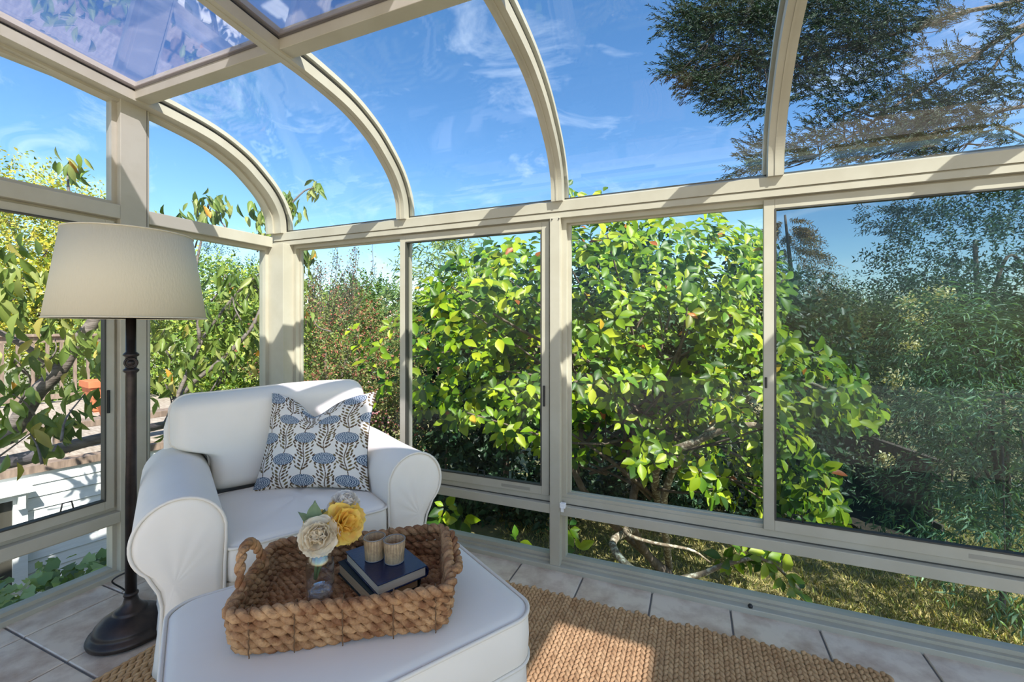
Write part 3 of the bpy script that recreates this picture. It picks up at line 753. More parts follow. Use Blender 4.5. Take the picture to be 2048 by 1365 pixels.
def mb_petal(mb, A, base, yaw, pitch, roll=0.0):
    m = Matrix.Translation(base) @ Matrix.Rotation(yaw, 4, 'Z') @ Matrix.Rotation(-pitch, 4, 'Y') @ Matrix.Rotation(roll, 4, 'X')
    B = np.array([list(m @ Vector(p)) for p in A.reshape(-1, 3)]).reshape(A.shape); mb.grid(B)
def petal_mat(name, c, c2, sc=30):
    m = mat(name, c, .6, var=(sc, c2, .4, .65)); t = m.node_tree; b_ = t.nodes['Principled BSDF']; b_.inputs['Subsurface Weight'].default_value = .0
    tl = t.nodes.new('ShaderNodeBsdfTranslucent'); tl.inputs[0].default_value = c; mx = t.nodes.new('ShaderNodeMixShader'); mx.inputs[0].default_value = .35
    t.links.new(b_.outputs[0], mx.inputs[1]); t.links.new(tl.outputs[0], mx.inputs[2]); t.links.new(mx.outputs[0], t.nodes['Material Output'].inputs[0]); return m
M['cream'] = petal_mat('cream_petal', lin(246, 233, 206), lin(251, 244, 228)); M['white_p'] = petal_mat('white_petal', lin(240, 232, 222), lin(250, 246, 240))
M['yellow'] = petal_mat('yellow_petal', lin(254, 228, 116), lin(252, 198, 108), 60); M['stemg'] = mat('flower_stem', lin(118, 138, 84), .6); M['sage'] = petal_mat('sage_leaf', lin(142, 160, 122), lin(120, 142, 104))
def flower(name, label, pos, facing, kind, scale, matl, stem_to):
    o = thing(name, label, 'flower', tuple(pos), 0, 'cut flowers in the bottle vase')
    f = Vector(facing).normalized(); q = f.to_track_quat('Z', 'Y')
    rr_ = random.Random(hash(name + kind) % 7 + len(label))
    if kind == 'peony':
        layers = [(5, 80, .36, .30, .5), (7, 66, .55, .42, .45), (8, 50, .75, .5, .35), (10, 34, .92, .55, .2), (11, 16, 1.0, .6, .0), (11, 0, 1.0, .58, -.12), (8, -14, .88, .5, -.2)]
        for li, (n, pit, L, W, curl) in enumerate(layers):
            for k in range(n):
                mb = MB(); A = petal_grid(.040 * scale * L, .026 * scale * W * 1.5, .5, .55, curl, 8, 7, seed=li * 31 + k, tip=.72)
                mb_petal(mb, A, Vector((0, 0, .004 * (3 - li) * scale)), 2 * math.pi * k / n + li * .6 + rr_.uniform(-.2, .2), rad(pit + rr_.uniform(-9, 9)), rr_.uniform(-.3, .3))
                p = mb.build('petal', matl, o, smooth=True); p.rotation_mode = 'QUATERNION'; p.rotation_quaternion = q
    else:
        layers = [(4, 70, .8, .85, .0), (5, 52, .95, .95, -.05), (6, 30, 1.05, 1.0, -.15), (5, 8, 1.05, .9, -.25)]
        for li, (n, pit, L, W, curl) in enumerate(layers):
            for k in range(n):
                mb = MB(); A = petal_grid(.050 * scale * L, .029 * scale * W, .7, .5, curl, 9, 9, seed=li * 17 + k, tip=.70)
                mb_petal(mb, A, Vector((0, 0, -.006 * scale)), 2 * math.pi * k / n + li * .5 + rr_.uniform(-.2, .2), rad(pit + rr_.uniform(-10, 10)), rr_.uniform(-.25, .25))
                p = mb.build('petal', matl, o, smooth=True); p.rotation_mode = 'QUATERNION'; p.rotation_quaternion = q
    a = Vector((0, 0, 0)) - f * .010; b_ = Vector(stem_to) - Vector(pos)
    mid = (a + b_) * .5 + Vector((0, 0, .012))
    P = spline([list(a), list(a - f * .02 + Vector((0, 0, -.012))), list(mid * .55 + b_ * .45), list(b_)], 14)
    MB().tube(P, .0036, 6).build('stem', M['stemg'], o, smooth=True)
    return o
camv = lambda p: Vector((-p[0], -p[1], CAMH - p[2])).normalized()
def vz(dx, dy, z): return (vx + dx, vy + dy, VZ + z)
p1 = at(638, 1072, 1.155); f1 = flower('peony', 'large cream peony hanging toward the front of the vase', p1, camv(p1) + Vector((-.1, 0, -.05)), 'peony', 1.35, M['cream'], vz(-.008, -.010, .048))
p2 = at(686, 1046, 1.21); f2 = flower('tulip', 'yellow and orange parrot tulip beside the cream peony', p2, camv(p2) + Vector((.75, .3, .25)), 'tulip', 1.22, M['yellow'], vz(-.012, -.004, .042))
p3 = at(688, 1012, 1.25); f3 = flower('peony', 'paler white peony at the back of the bunch', p3, Vector((.2, .1, .9)) + camv(p3) * .6, 'peony', 1.15, M['white_p'], vz(-.004, -.008, .052))
p4 = at(630, 1040, 1.225); f4 = flower('tulip', 'small yellow tulip bud behind the grey green leaves', p4, Vector((-.35, -.2, 1)), 'tulip', .62, M['yellow'], vz(-.015, .002, .045))
sg = thing('leaf_sprig', 'grey green leaf sprig standing beside the yellow bud', 'leaf', vz(-.006, .004, .06), 0)
for k, (u, v, z, L, W, yaw, pit) in enumerate([(632, 1056, 1.18, .072, .022, 140, 80), (626, 1058, 1.175, .062, .017, 200, 44), (640, 1052, 1.215, .045, .014, 100, 60)]):
    pw = at(u, v, z) - np.array(vz(-.006, .004, .06)); mb = MB(); A = petal_grid(L, W, .5, .05, .05, 10, 7, seed=k, tip=.86); mb_petal(mb, A, Vector(pw), rad(yaw), rad(pit), rad(30 * (k - 1)))
    lf = mb.build('leaf', M['sage'], sg, smooth=True)
    MB().tube([(0, 0, 0), tuple(pw * .5 + np.array([0, 0, .005])), tuple(pw)], .002, 6).build('stem', M['stemg'], lf, smooth=True)

# ---------------------------------------------------------------- floor lamp
lx, ly = cw((262 - 1024) / FPX * 1.712, 1.712)
lamp = thing('floor_lamp', 'dark bronze floor lamp with off-white drum shade by the left window', 'lamp', (lx, ly, 0), 0)
MB().lathe([(0, .002), (.120, .002), (.130, .008), (.133, .018), (.129, .028), (.118, .034), (.113, .040), (.114, .047), (.109, .056), (.096, .070), (.075, .084), (.058, .090), (.052, .093), (.053, .099), (.047, .103), (.040, .107), (.026, .124), (.022, .140), (.020, .150), (.024, .154), (.024, .160), (.0185, .166), (0, .166)], 48).build('base', M['bronze'], lamp, smooth=True)
MB().lathe([(.0185, .164), (.0175, 1.0), (.0175, 1.02), (.025, 1.028), (.025, 1.035), (.018, 1.04), (.019, 1.052), (.0195, 1.062), (.019, 1.072), (.018, 1.084), (.025, 1.089), (.025, 1.096), (.0165, 1.104), (.0155, 1.34), (.01, 1.345), (.01, 1.50), (0, 1.50)], 28).build('pole', M['bronze'], lamp, smooth=True)
kn = MB().lathe([(0, .0), (.020, .0), (.0225, .004), (.018, .008), (.0165, .004), (.011, .004), (.0095, .0085), (0, .0095)], 24).build('medallion', M['bronze'], lamp, smooth=True)
d = Vector((-lx, -ly, 0)).normalized(); kn.location = Vector((0, 0, 1.062)) + d * .0175; kn.rotation_mode = 'QUATERNION'; kn.rotation_quaternion = d.to_track_quat('Z', 'Y')
SB, ST, ZB, ZT = .243, .197, 1.236, 1.563
sh = MB().lathe([(SB, ZB), (ST, ZT), (ST - .003, ZT), (SB - .003, ZB), (SB, ZB)], 72).build('shade', M['shade'], lamp, smooth=False)
sh.data.shade_smooth()
for r_, z_ in ((SB + .0006, ZB), (ST + .0006, ZT)):
    a = np.linspace(0, 2 * np.pi, 72, endpoint=False)
    MB().tube(np.stack([r_ * np.cos(a), r_ * np.sin(a), np.full(72, z_)], 1), .0028, 6, closed=True).build('shade_trim', M['shade'], sh, smooth=True)
hp = MB()
for k in range(3):
    a = 2 * math.pi * k / 3; hp.tube([(0, 0, 1.50), (.5 * ST * math.cos(a), .5 * ST * math.sin(a), 1.50), ((ST - .002) * math.cos(a), (ST - .002) * math.sin(a), 1.555)], .002, 6)
hp.build('shade_spider', M['bronze'], lamp)
MB().lathe([(0, 1.50), (.008, 1.50), (.009, 1.51), (.005, 1.52), (.007, 1.53), (0, 1.535)], 16).build('finial', M['bronze'], lamp, smooth=True)
# lamp cord behind the base
c0 = np.array([lx, ly, 0])
P = spline([c0 + [-.10, .09, .01], c0 + [-.14, .12, .012], c0 + [-.18, .06, .10], c0 + [-.17, .02, .16], c0 + [-.14, .09, .17], c0 + [-.13, .16, .08], c0 + [-.15, .20, .012], c0 + [-.22, .26, .008], c0 + [-.30, .34, .008]], 60)
tag(MB().tube(P, .0032, 6).build('power_cord', M['cord'], smooth=True), 'looped black power cord behind the lamp base', 'cord')

# ---------------------------------------------------------------- braided jute rug
rug = thing('rug', 'braided jute rug on the tiles under the chair and ottoman', 'rug', (-.625, 1.89, 0), 0)
RW, RLEN, NR = 2.49, 1.56, 76
pitch = RW / NR; ym = MB(); ns = 62; st = RLEN / ns
for k in range(ns):
    for sx in (-1, 1):
        y = -st * (k + (.5 if sx > 0 else 0)); c = Vector((sx * pitch * .235, y - st * .5, .0075)); d = Vector((-sx * pitch * .30, st * .95, .0015)); L = d.length; d.normalize()
        side = Vector((d.y, -d.x, 0)); up = Vector((0, 0, 1)); vs_ = []
        for (tt, r_) in ((-.62, .15), (-.2, 1), (.25, 1), (.62, .25)):
            for a in range(5):
                an = 2 * math.pi * a / 5 + .3; vs_.append(c + d * (tt * L) + side * (math.cos(an) * r_ * pitch * .27) + up * (math.sin(an) * r_ * .0065 + .002 * tt * sx))
        ym.add(vs_, [(i * 5 + a, i * 5 + (a + 1) % 5, (i + 1) * 5 + (a + 1) % 5, (i + 1) * 5 + a) for i in range(3) for a in range(5)])
ym.f = [f[::-1] for f in ym.f]; rme = ym.mesh('braid_row', True); rme.materials.append(M['rug'])
for k in range(NR):
    o = link('braid_row', rme, None, rug, loc=(-RW / 2 + pitch * (k + .5), R_.uniform(-.008, .008), R_.uniform(0, .001)))
MB().box(-RW / 2 + .01, RW / 2 - .01, -RLEN + .01, -.012, .0008, .006).build('backing', M['rug'], rug)
# ================================================================ OUTDOORS
GZ = -2.0                           # garden level, well below the room's floor
def norm(a): return a / (np.linalg.norm(a, axis=-1, keepdims=True) + 1e-9)
LEAF_T = np.array([0, .25, .52, .8, 1.0]); LEAF_W = [.72, 1.0, .58]
def leaf_shape(fold=.25, droop=.18, broad=1.0):
    v = [(t_, 0, -droop * t_ ** 2) for t_ in LEAF_T]
    for sg in (-1, 1):
        for t_, w in zip(LEAF_T[1:4], LEAF_W): v.append((t_, sg * w * .5, abs(w) * .5 * fold - droop * t_ ** 2))
    f = []
    for b_, sw in ((5, True), (8, False)):
        for q in ((0, b_, 1), (1, b_, b_ + 1), (1, b_ + 1, 2), (2, b_ + 1, b_ + 2), (2, b_ + 2, 3), (3, b_ + 2, 4)): f.append(q[::-1] if sw else q)
    return np.array(v), np.array(f)
def diamond(fold=.2): return np.array([(0, 0, 0), (.45, -.5, fold * .5), (1, 0, -.1), (.45, .5, fold * .5)]), np.array([(0, 1, 2), (0, 2, 3)])
BROAD, SMALL = leaf_shape(), diamond()
def frame_of(X, N):
    X = norm(X); N = norm(N - X * (X * N).sum(-1, keepdims=True)); return X, np.cross(N, X), N
def leaf_mesh(name, pos, X, N, L, W, C, shape):
    bv, bf = shape; X, Y, N = frame_of(X, N); n = len(pos)
    V = pos[:, None] + L[:, None, None] * (bv[None, :, 0:1] * X[:, None] + bv[None, :, 2:3] * N[:, None]) + W[:, None, None] * bv[None, :, 1:2] * Y[:, None]
    F = (bf[None] + (np.arange(n) * len(bv))[:, None, None]).reshape(-1, 3)
    me = bpy.data.meshes.new(name); fill_mesh(me, V.reshape(-1, 3), F); set_col(me, np.repeat(C, len(bv), 0), 'leafcol')
    return me
def pick_cols(n, pal, jit=.18, r=rng):
    P = np.array([lin(*c)[:3] for c in pal]); w = r.integers(0, len(P), n); C = P[w] * (1 + jit * r.standard_normal((n, 1)))
    return np.clip(C, .004, .95)
def put_leaves(parent, pos, X, N, L, W, C, shape=SMALL, matl=None, parts=0, name='foliage'):
    """the nearest `parts` leaves in view become leaf objects, the rest one foliage mesh"""
    matl = matl or M['leaf']; pos, X, N, L, W, C = [np.asarray(q, float) for q in (pos, X, N, L, W, C)]
    if parts:
        d = np.stack([(pos[:, :2] @ RGT), (pos[:, :2] @ FWD)], 1); u = d[:, 0] / np.maximum(d[:, 1], .1) * FPX + 1024; v = VH - (pos[:, 2] - CAMH) / np.maximum(d[:, 1], .1) * FPX
        vis = (u > -10) & (u < 2058) & (v > 300) & (v < 1330) & (d[:, 1] > .5)
        key = np.where(vis, L / np.maximum(d[:, 1], .3), -1); idx = np.argsort(-key)[:parts]; idx = idx[key[idx] > 0]
        mask = np.zeros(len(pos), bool); mask[idx] = True
        Xo, Yo, No = frame_of(X, N); nv = 10; var = []
        cs = C[idx]; order = np.argsort(cs.sum(1)); groups = np.array_split(np.arange(len(idx))[order], nv)
        for g in groups:
            if not len(g): continue
            me = bpy.data.meshes.new('leaf'); fill_mesh(me, shape[0], shape[1]); set_col(me, np.repeat(cs[g].mean(0)[None], len(shape[0]), 0), 'leafcol'); me.materials.append(matl)
            for k in g:
                i = idx[k]; o = bpy.data.objects.new('leaf', me); col.objects.link(o); o.parent = parent
                Mx = Matrix(((Xo[i][0] * L[i], Yo[i][0] * W[i], No[i][0] * L[i], pos[i][0]), (Xo[i][1] * L[i], Yo[i][1] * W[i], No[i][1] * L[i], pos[i][1]), (Xo[i][2] * L[i], Yo[i][2] * W[i], No[i][2] * L[i], pos[i][2]), (0, 0, 0, 1)))
                o.matrix_local = Matrix.Translation(-parent.location) @ Mx
        keep = ~mask; pos, X, N, L, W, C = pos[keep], X[keep], N[keep], L[keep], W[keep], C[keep]
    if len(pos):
        pos = pos - np.array(parent.location)
        o = link(name, leaf_mesh(name, pos, X, N, L, W, C, shape), matl, parent); o['kind'] = 'stuff'; return o
def rand_dirs(n, r=rng): return norm(r.standard_normal((n, 3)))
def twigs(starts, dirs, length, nl, leaf, aspect, spread=.9, droop=.0, jit=.25, r=rng, face=(.5, -.5, .75)):
    """leaves set alternately along short twigs"""
    n = len(starts); tt = (np.arange(nl) + .6) / nl; ln = length * (1 + .3 * r.uniform(-1, 1, n))
    D = norm(dirs); side = norm(np.cross(D, rand_dirs(n, r))); up2 = np.cross(D, side)
    pos = starts[:, None] + D[:, None] * (ln[:, None, None] * tt[None, :, None]); pos[..., 2] -= droop * (ln[:, None] * tt[None]) ** 2
    a = (np.arange(nl) * 2.4)[None] + r.uniform(0, 6, (n, 1)); lat = np.cos(a)[..., None] * side[:, None] + np.sin(a)[..., None] * up2[:, None]
    X = D[:, None] * (1 - spread * .5) + lat * spread; X = X + jit * r.standard_normal(X.shape); X[..., 2] -= droop * .8
    N = np.array(face) + .55 * r.standard_normal(X.shape)
    pos, X, N = [q.reshape(-1, 3) for q in (pos, X, N)]
    L = leaf * (1 + .3 * r.standard_normal(len(pos))).clip(.5, 1.6); return pos, X, N, L, L * aspect
def shell(c, radii, n, r=rng, lump=.16, inner=.25, zmin=None):
    """twig starts spread over a lumpy crown, with outward directions"""
    d = rand_dirs(n, r); ph = r.uniform(0, 6, 3)
    k = 1 + lump * (np.sin(d[:, 0] * 5 + ph[0]) * np.sin(d[:, 2] * 6 + ph[1]) + np.sin(d[:, 1] * 9 + ph[2]) * .6)
    k *= 1 - inner * r.uniform(0, 1, n) ** 1.5
    p = np.asarray(c) + d * k[:, None] * np.asarray(radii)
    if zmin is not None:
        q = p[:, 2] > zmin; p, d = p[q], d[q]
    return p, d
def trunk(parent, pts, r0, r1, matl, n=14, name='trunk', seg=8):
    P = spline(np.array(pts) - np.array(parent.location), n); return MB().tube(P, np.linspace(r0, r1, n), seg).build(name, matl, parent, smooth=True)
def crown_tree(name, label, cat, blobs, leaf, aspect, pal, nl=10, tw=.35, droop=.0, trunk_r=.10, parts=0, group=None, shape=SMALL, matl=None, spread=.9, bark=None, gz=GZ, base=None):
    """blobs: (centre, radii, twig count)"""
    c0 = np.array(blobs[0][0]); base = np.array(base) if base is not None else np.array([c0[0], c0[1], gz])
    o = thing(name, label, cat, tuple(base), 0, group); A = [[] for _ in range(5)]
    for (c, rad_, n) in blobs:
        s, d = shell(c, rad_, n); q = twigs(s, d + np.array([0, 0, .25]), tw, nl, leaf, aspect, spread, droop)
        for k in range(5): A[k].append(q[k])
    A = [np.concatenate(k) for k in A]
    put_leaves(o, *A, pick_cols(len(A[0]), pal), shape, matl, parts)
    bk = bark or M['bark']
    top = c0 + np.array([0, 0, blobs[0][1][2] * .3]); trunk(o, [base - [0, 0, .1], base * .6 + top * .4 + [.1, .05, 0], top], trunk_r, trunk_r * .35, bk)
    for (c, rad_, n) in blobs[1:]:
        trunk(o, [base * .55 + top * .45, (np.array(c) + top) * .5, np.array(c)], trunk_r * .5, trunk_r * .12, bk, name='branch')
    return o
# ---- ground
g = np.zeros((60, 60, 3)); gx = np.linspace(-30, 30, 60); gy = np.linspace(-12, 48, 60)
for i in range(60):
    for j in range(60): g[i, j] = (gx[i], gy[j], GZ + .05 * math.sin(gx[i] * 1.3) * math.sin(gy[j] * 1.1) - (.0 if gy[j] < 12 else (gy[j] - 12) * .03))
lawn = tag(MB().grid(g).build('ground', M['lawn'], smooth=True), 'dry dappled lawn below the windows', None, None, 'structure')
def blades():
    n = 30000; u = rng.uniform(1000, 2120, n); v = rng.uniform(1010, 1345, n); z = (CAMH - GZ) * FPX / (v - VH)
    r_ = (u - 1024) / FPX * z; P = np.stack([r_ * RGT[0] + z * FWD[0], r_ * RGT[1] + z * FWD[1], np.full(n, GZ + .01)], 1)
    X = np.array([0, 0, 1.0]) + .75 * rng.standard_normal((n, 3)); X[:, 2] = np.abs(X[:, 2]); N = rand_dirs(n)
    L = rng.uniform(.05, .11, n); C = pick_cols(n, [(186, 174, 112), (156, 158, 90), (136, 144, 74), (200, 184, 126)])
    o = link('grass', leaf_mesh('grass', P, X, N, L, L * .12, C, SMALL), M['leaf']); tag(o, 'short dry grass on the lawn', 'grass', None, 'stuff')
blades()

# ---- magnolia right outside the long wall
def in_poly(p, poly):
    x, y = p; c = False; n = len(poly)
    for i in range(n):
        (x1, y1), (x2, y2) = poly[i], poly[i - 1]
        if (y1 > y) != (y2 > y) and x < (x2 - x1) * (y - y1) / (y2 - y1) + x1: c = not c
    return c
MAG = [(815, 640), (840, 575), (905, 515), (985, 480), (1080, 465), (1130, 410), (1215, 400), (1300, 425), (1480, 430), (1545, 480), (1585, 560), (1570, 640), (1620, 690), (1700, 730), (1765, 800), (1770, 845), (1660, 870), (1640, 920), (1690, 980), (1700, 1050), (1620, 1070), (1540, 1020), (1440, 990), (1330, 960), (1240, 930), (1130, 920), (1000, 880), (930, 850), (840, 840)]
GAPS = [(1060, 690, 55, 45), (1215, 900, 60, 50), (1380, 830, 80, 45), (1330, 640, 50, 45), (1170, 620, 40, 45), (1120, 850, 45, 55), (1450, 900, 60, 40), (1490, 960, 40, 30)]
mag_base = at(1330, 1200, 5.6); mag_base[2] = GZ
mag = thing('magnolia_tree', 'big leafed magnolia pressing against the long window wall', 'tree', tuple(mag_base))
tips = []
while len(tips) < 1250:
    u, v = R_.uniform(780, 1800), R_.uniform(395, 1095)
    if not in_poly((u, v), MAG): continue
    z = 3.1 + 2.3 * R_.random() + max(0, (560 - v) / 500)
    if any(((u - a) / c) ** 2 + ((v - b) / d) ** 2 < 1 for a, b, c, d in GAPS): z += 1.1
    tips.append(at(u, v, z))
for (u, v, z) in [(730, 720, 4.3), (760, 690, 4.2), (770, 760, 4.0), (745, 800, 4.1), (785, 720, 3.9), (715, 690, 4.5), (700, 655, 4.8), (780, 650, 4.4), (1490, 1105, 3.0), (1530, 1120, 2.95), (1570, 1150, 2.9), (1600, 1180, 2.9), (1545, 1090, 3.1), (1460, 1120, 3.0), (1150, 1100, 3.0), (1135, 1050, 3.2), (890, 1015, 3.3), (920, 1040, 3.2), (885, 1050, 3.3), (1030, 1080, 3.0), (1680, 1010, 3.3), (1150, 385, 4.4), (1135, 372, 4.3), (1205, 385, 4.6), (1300, 395, 4.8), (1760, 820, 3.3), (1740, 850, 3.2), (1640, 1040, 3.2)]:
    tips.append(at(u, v, z))
tips = np.array(tips); n = len(tips)
ctr = at(1270, 760, 5.0)
axis = norm(norm(tips - ctr) * .55 + np.array([.35, -.5, .55]) + .35 * rng.standard_normal((n, 3)))
A = [[] for _ in range(4)]
for p, a in zip(tips, axis):
    k = R_.randint(6, 10); s = norm(np.cross(a, rand_dirs(1)[0])); b = np.cross(a, s); ph = R_.uniform(0, 6)
    for q in range(k):
        an = ph + q * 2.4; el = rad(R_.uniform(48, 98)); dr = a * math.cos(el) + (s * math.cos(an) + b * math.sin(an)) * math.sin(el); dr[2] -= .22
        A[0].append(p - a * .012 * q + dr * .02); A[1].append(dr); A[2].append(a * .9 + np.array([.25, -.3, .45]) + .28 * rng.standard_normal(3)); A[3].append(R_.uniform(.07, .132))
pos, X, N, L = [np.array(q) for q in A]
C = pick_cols(len(pos), [(90, 124, 16), (110, 142, 18), (70, 106, 20), (130, 154, 24), (52, 88, 26), (146, 160, 34)], .22)
od = rng.random(len(pos)) < .014; C[od] = pick_cols(int(od.sum()), [(176, 108, 40), (150, 84, 44), (206, 168, 56)])
put_leaves(mag, pos, X, N, L, L * rng.uniform(.50, .62, len(L)), C, BROAD, None, 300)
trunk(mag, [mag_base, at(1265, 1050, 4.6), at(1290, 900, 4.7), at(1330, 760, 4.9)], .05, .03, M['bark'])
trunk(mag, [mag_base + [.08, .05, 0], at(1180, 1000, 4.7), at(1120, 850, 4.6), at(1060, 680, 4.6)], .045, .02, M['bark'], name='branch')
trunk(mag, [mag_base + [.05, .05, .1], at(1330, 980, 4.4), at(1420, 860, 4.2), at(1560, 760, 3.9), at(1680, 790, 3.5)], .045, .012, M['lichen'], name='branch')
trunk(mag, [mag_base + [0, .05, .6], at(1310, 940, 4.2), at(1400, 880, 3.8), at(1500, 850, 3.5), at(1600, 880, 3.4)], .05, .014, M['lichen'], name='branch')
trunk(mag, [at(1265, 1060, 4.5), at(1225, 1085, 3.5), at(1262, 1138, 3.15), at(1330, 1160, 3.05), at(1400, 1150, 3.0), at(1450, 1130, 3.0), at(1530, 1120, 2.98), at(1600, 1180, 2.92)], .034, .008, M['lichen'], name='branch', n=26)
trunk(mag, [at(1265, 1040, 4.5), at(1250, 1065, 3.7), at(1300, 1085, 3.5), at(1380, 1100, 3.4), at(1420, 1125, 3.4)], .022, .006, M['lichen'], name='branch', n=20)
for k in range(60):
    p = tips[R_.randrange(n)]; h = at(R_.uniform(1150, 1400), R_.uniform(700, 1000), 4.7); mid = p * .55 + h * .45 + rng.normal(0, .12, 3)
    trunk(mag, [h, mid, p], R_.uniform(.014, .026), .005, M['bark'], n=8, name='twig', seg=5)

# ---- cherry tree on the deck side
_at = at
def atc(u, v, z): return _at(u, v, z * (.86 if u < 260 else (.86 + .14 * min(1, (u - 260) / 90))))
cb = atc(-40, 990, 3.3); cb[2] = -1.5
ch = thing('cherry_tree', 'cherry tree with drooping leaves outside the left end wall', 'tree', tuple(cb))
trunk(ch, [cb, atc(-60, 960, 3.25), atc(20, 870, 3.3), atc(70, 790, 3.35), atc(118, 742, 3.4), atc(150, 690, 3.45), atc(190, 640, 3.5), atc(230, 560, 3.6)], .06, .034, M['cherrybark'], n=30)
trunk(ch, [atc(118, 742, 3.4), atc(60, 700, 3.3), atc(0, 665, 3.2), atc(-60, 640, 3.1)], .024, .012, M['cherrybark'], name='branch')
trunk(ch, [atc(-80, 945, 3.2), atc(60, 915, 3.3), atc(150, 890, 3.4), atc(225, 872, 3.5), atc(330, 850, 3.7)], .046, .03, M['cherrybark'], name='branch')
trunk(ch, [atc(330, 850, 3.7), atc(372, 780, 3.75), atc(440, 722, 3.8), atc(500, 660, 3.9), atc(526, 600, 4.0), atc(535, 520, 4.1), atc(560, 440, 4.2), atc(605, 385, 4.3), atc(635, 375, 4.35)], .022, .006, M['cherrybark'], name='branch', n=36)
trunk(ch, [atc(330, 850, 3.7), atc(400, 690, 3.8), atc(432, 640, 3.85), atc(480, 580, 3.9), atc(530, 540, 4.0)], .017, .006, M['cherrybark'], name='branch', n=20)
trunk(ch, [atc(400, 690, 3.8), atc(390, 560, 3.8), atc(405, 470, 3.85), atc(420, 400, 3.9)], .016, .005, M['cherrybark'], name='branch')
trunk(ch, [atc(190, 640, 3.5), atc(170, 500, 3.6), atc(140, 400, 3.7), atc(135, 330, 3.75)], .022, .005, M['cherrybark'], name='branch')
clus = [(140, 335, 3.7, 8, .10), (110, 690, 3.3, 6, .2), (150, 660, 3.35, 9, .2), (190, 680, 3.4, 9, .18), (205, 720, 3.4, 9, .15), (30, 610, 3.0, 8, .2), (20, 560, 3.0, 8, .2), (60, 640, 3.1, 8, .2), (25, 800, 3.0, 9, .2), (30, 730, 3.0, 6, .2), (90, 830, 3.1, 12, .2), (60, 880, 3.0, 9, .2), (110, 860, 3.1, 9, .15), (170, 800, 3.2, 8, .15), (40, 520, 3.1, 6, .2), (15, 480, 3.0, 4, .15),
        (395, 430, 3.9, 14, .2), (430, 410, 3.9, 14, .16), (410, 455, 3.9, 10, .16), (520, 430, 4.1, 11, .14), (545, 455, 4.1, 11, .16), (535, 480, 4.1, 8, .12), (575, 400, 4.25, 10, .12), (590, 420, 4.25, 8, .12), (630, 380, 4.35, 8, .08), (450, 560, 3.9, 9, .14), (505, 580, 4.0, 9, .14), (530, 560, 4.0, 9, .14), (465, 600, 3.85, 9, .16), (420, 650, 3.8, 8, .16), (490, 660, 3.9, 9, .2), (440, 690, 3.8, 10, .2), (380, 690, 3.75, 9, .2), (350, 720, 3.7, 9, .2), (330, 670, 3.7, 8, .2), (400, 740, 3.8, 10, .2), (470, 720, 3.85, 9, .2), (510, 700, 3.9, 8, .18), (540, 640, 4.0, 8, .18), (330, 780, 3.6, 8, .2), (345, 860, 3.5, 8, .15), (600, 500, 4.2, 9, .12), (615, 520, 4.2, 9, .12), (605, 560, 4.2, 7, .12), (600, 860, 4.0, 6, .1), (620, 640, 4.0, 4, .08)]
A = [[] for _ in range(4)]
for (u, v, z, k, sp) in clus:
    p0 = atc(u, v - 8, z)
    for q in range(int(k * 2.0)):
        p = p0 + rng.normal(0, sp * .42, 3); dr = np.array([R_.uniform(-.7, .7), R_.uniform(-.7, .7), R_.uniform(-1.5, -.35)])
        A[0].append(p); A[1].append(dr); A[2].append(np.array([.55, -.6, .35]) + .5 * rng.standard_normal(3)); A[3].append(R_.uniform(.09, .15))
pos, X, N, L = [np.array(q) for q in A]
C = pick_cols(len(pos), [(118, 138, 62), (102, 124, 56), (136, 150, 80), (88, 112, 54), (152, 158, 92)], .14); od = rng.random(len(pos)) < .03; C[od] = lin(206, 150, 60)[:3]
put_leaves(ch, pos, X, N, L, L * rng.uniform(.29, .38, len(L)), C, leaf_shape(.3, .28), None, 300)
for k in range(34):
    (u, v, z, _, _) = clus[R_.randrange(len(clus))]; p = atc(u, v - 12, z); h = p + np.array([R_.uniform(-.25, .25), R_.uniform(-.2, .2), R_.uniform(-.35, -.1)])
    trunk(ch, [h, (p + h) / 2 + rng.normal(0, .03, 3), p], .008, .003, M['cherrybark'], n=7, name='twig', seg=5)

# ---- shrubs and trees beyond, nearest first
GRN = [(96, 124, 44), (120, 146, 56), (80, 108, 40), (140, 158, 64)]; DRK = [(38, 66, 44), (50, 82, 54), (30, 52, 38), (66, 94, 66)]; YEL = [(168, 168, 60), (190, 180, 66), (140, 152, 54), (204, 186, 84)]
crown_tree('berry_shrub', 'fine leafed shrub with pink red berries behind the corner post', 'shrub', [(at(650, 745, 5.6), (.75, .7, .85), 700), (at(735, 720, 6.2), (.7, .6, .7), 560), (at(700, 840, 5.4), (.7, .6, .6), 450)], .04, .5, [(112, 122, 66), (94, 108, 52), (140, 140, 84), (150, 96, 76), (84, 100, 50)], 12, .34, trunk_r=.05)
brs = thing('wispy_branch', 'thin upright twigs with tiny leaves above the berry shrub', 'shrub', tuple(at(660, 640, 5.5)))
tw_p = []
for k in range(34):
    a = at(R_.uniform(600, 720), R_.uniform(600, 660), 5.5); b = a + np.array([R_.uniform(-.25, .35), R_.uniform(-.2, .2), R_.uniform(.4, 1.0)]); mid = (a + b) / 2 + rng.normal(0, .08, 3)
    P = spline([a, mid, b], 12); MB().tube(P - np.array(brs.location), np.linspace(.006, .002, 12), 4).build('twig', M['bark'], brs); tw_p.append(P[3:])
tp = np.concatenate(tw_p); tp = np.repeat(tp, 4, 0) + rng.normal(0, .025, (len(tp) * 4, 3)); k = len(tp)
put_leaves(brs, tp, rand_dirs(k), rand_dirs(k) + [.4, -.4, .4], rng.uniform(.022, .04, k), rng.uniform(.012, .02, k), pick_cols(k, [(96, 104, 58), (112, 112, 70), (136, 92, 72)]))
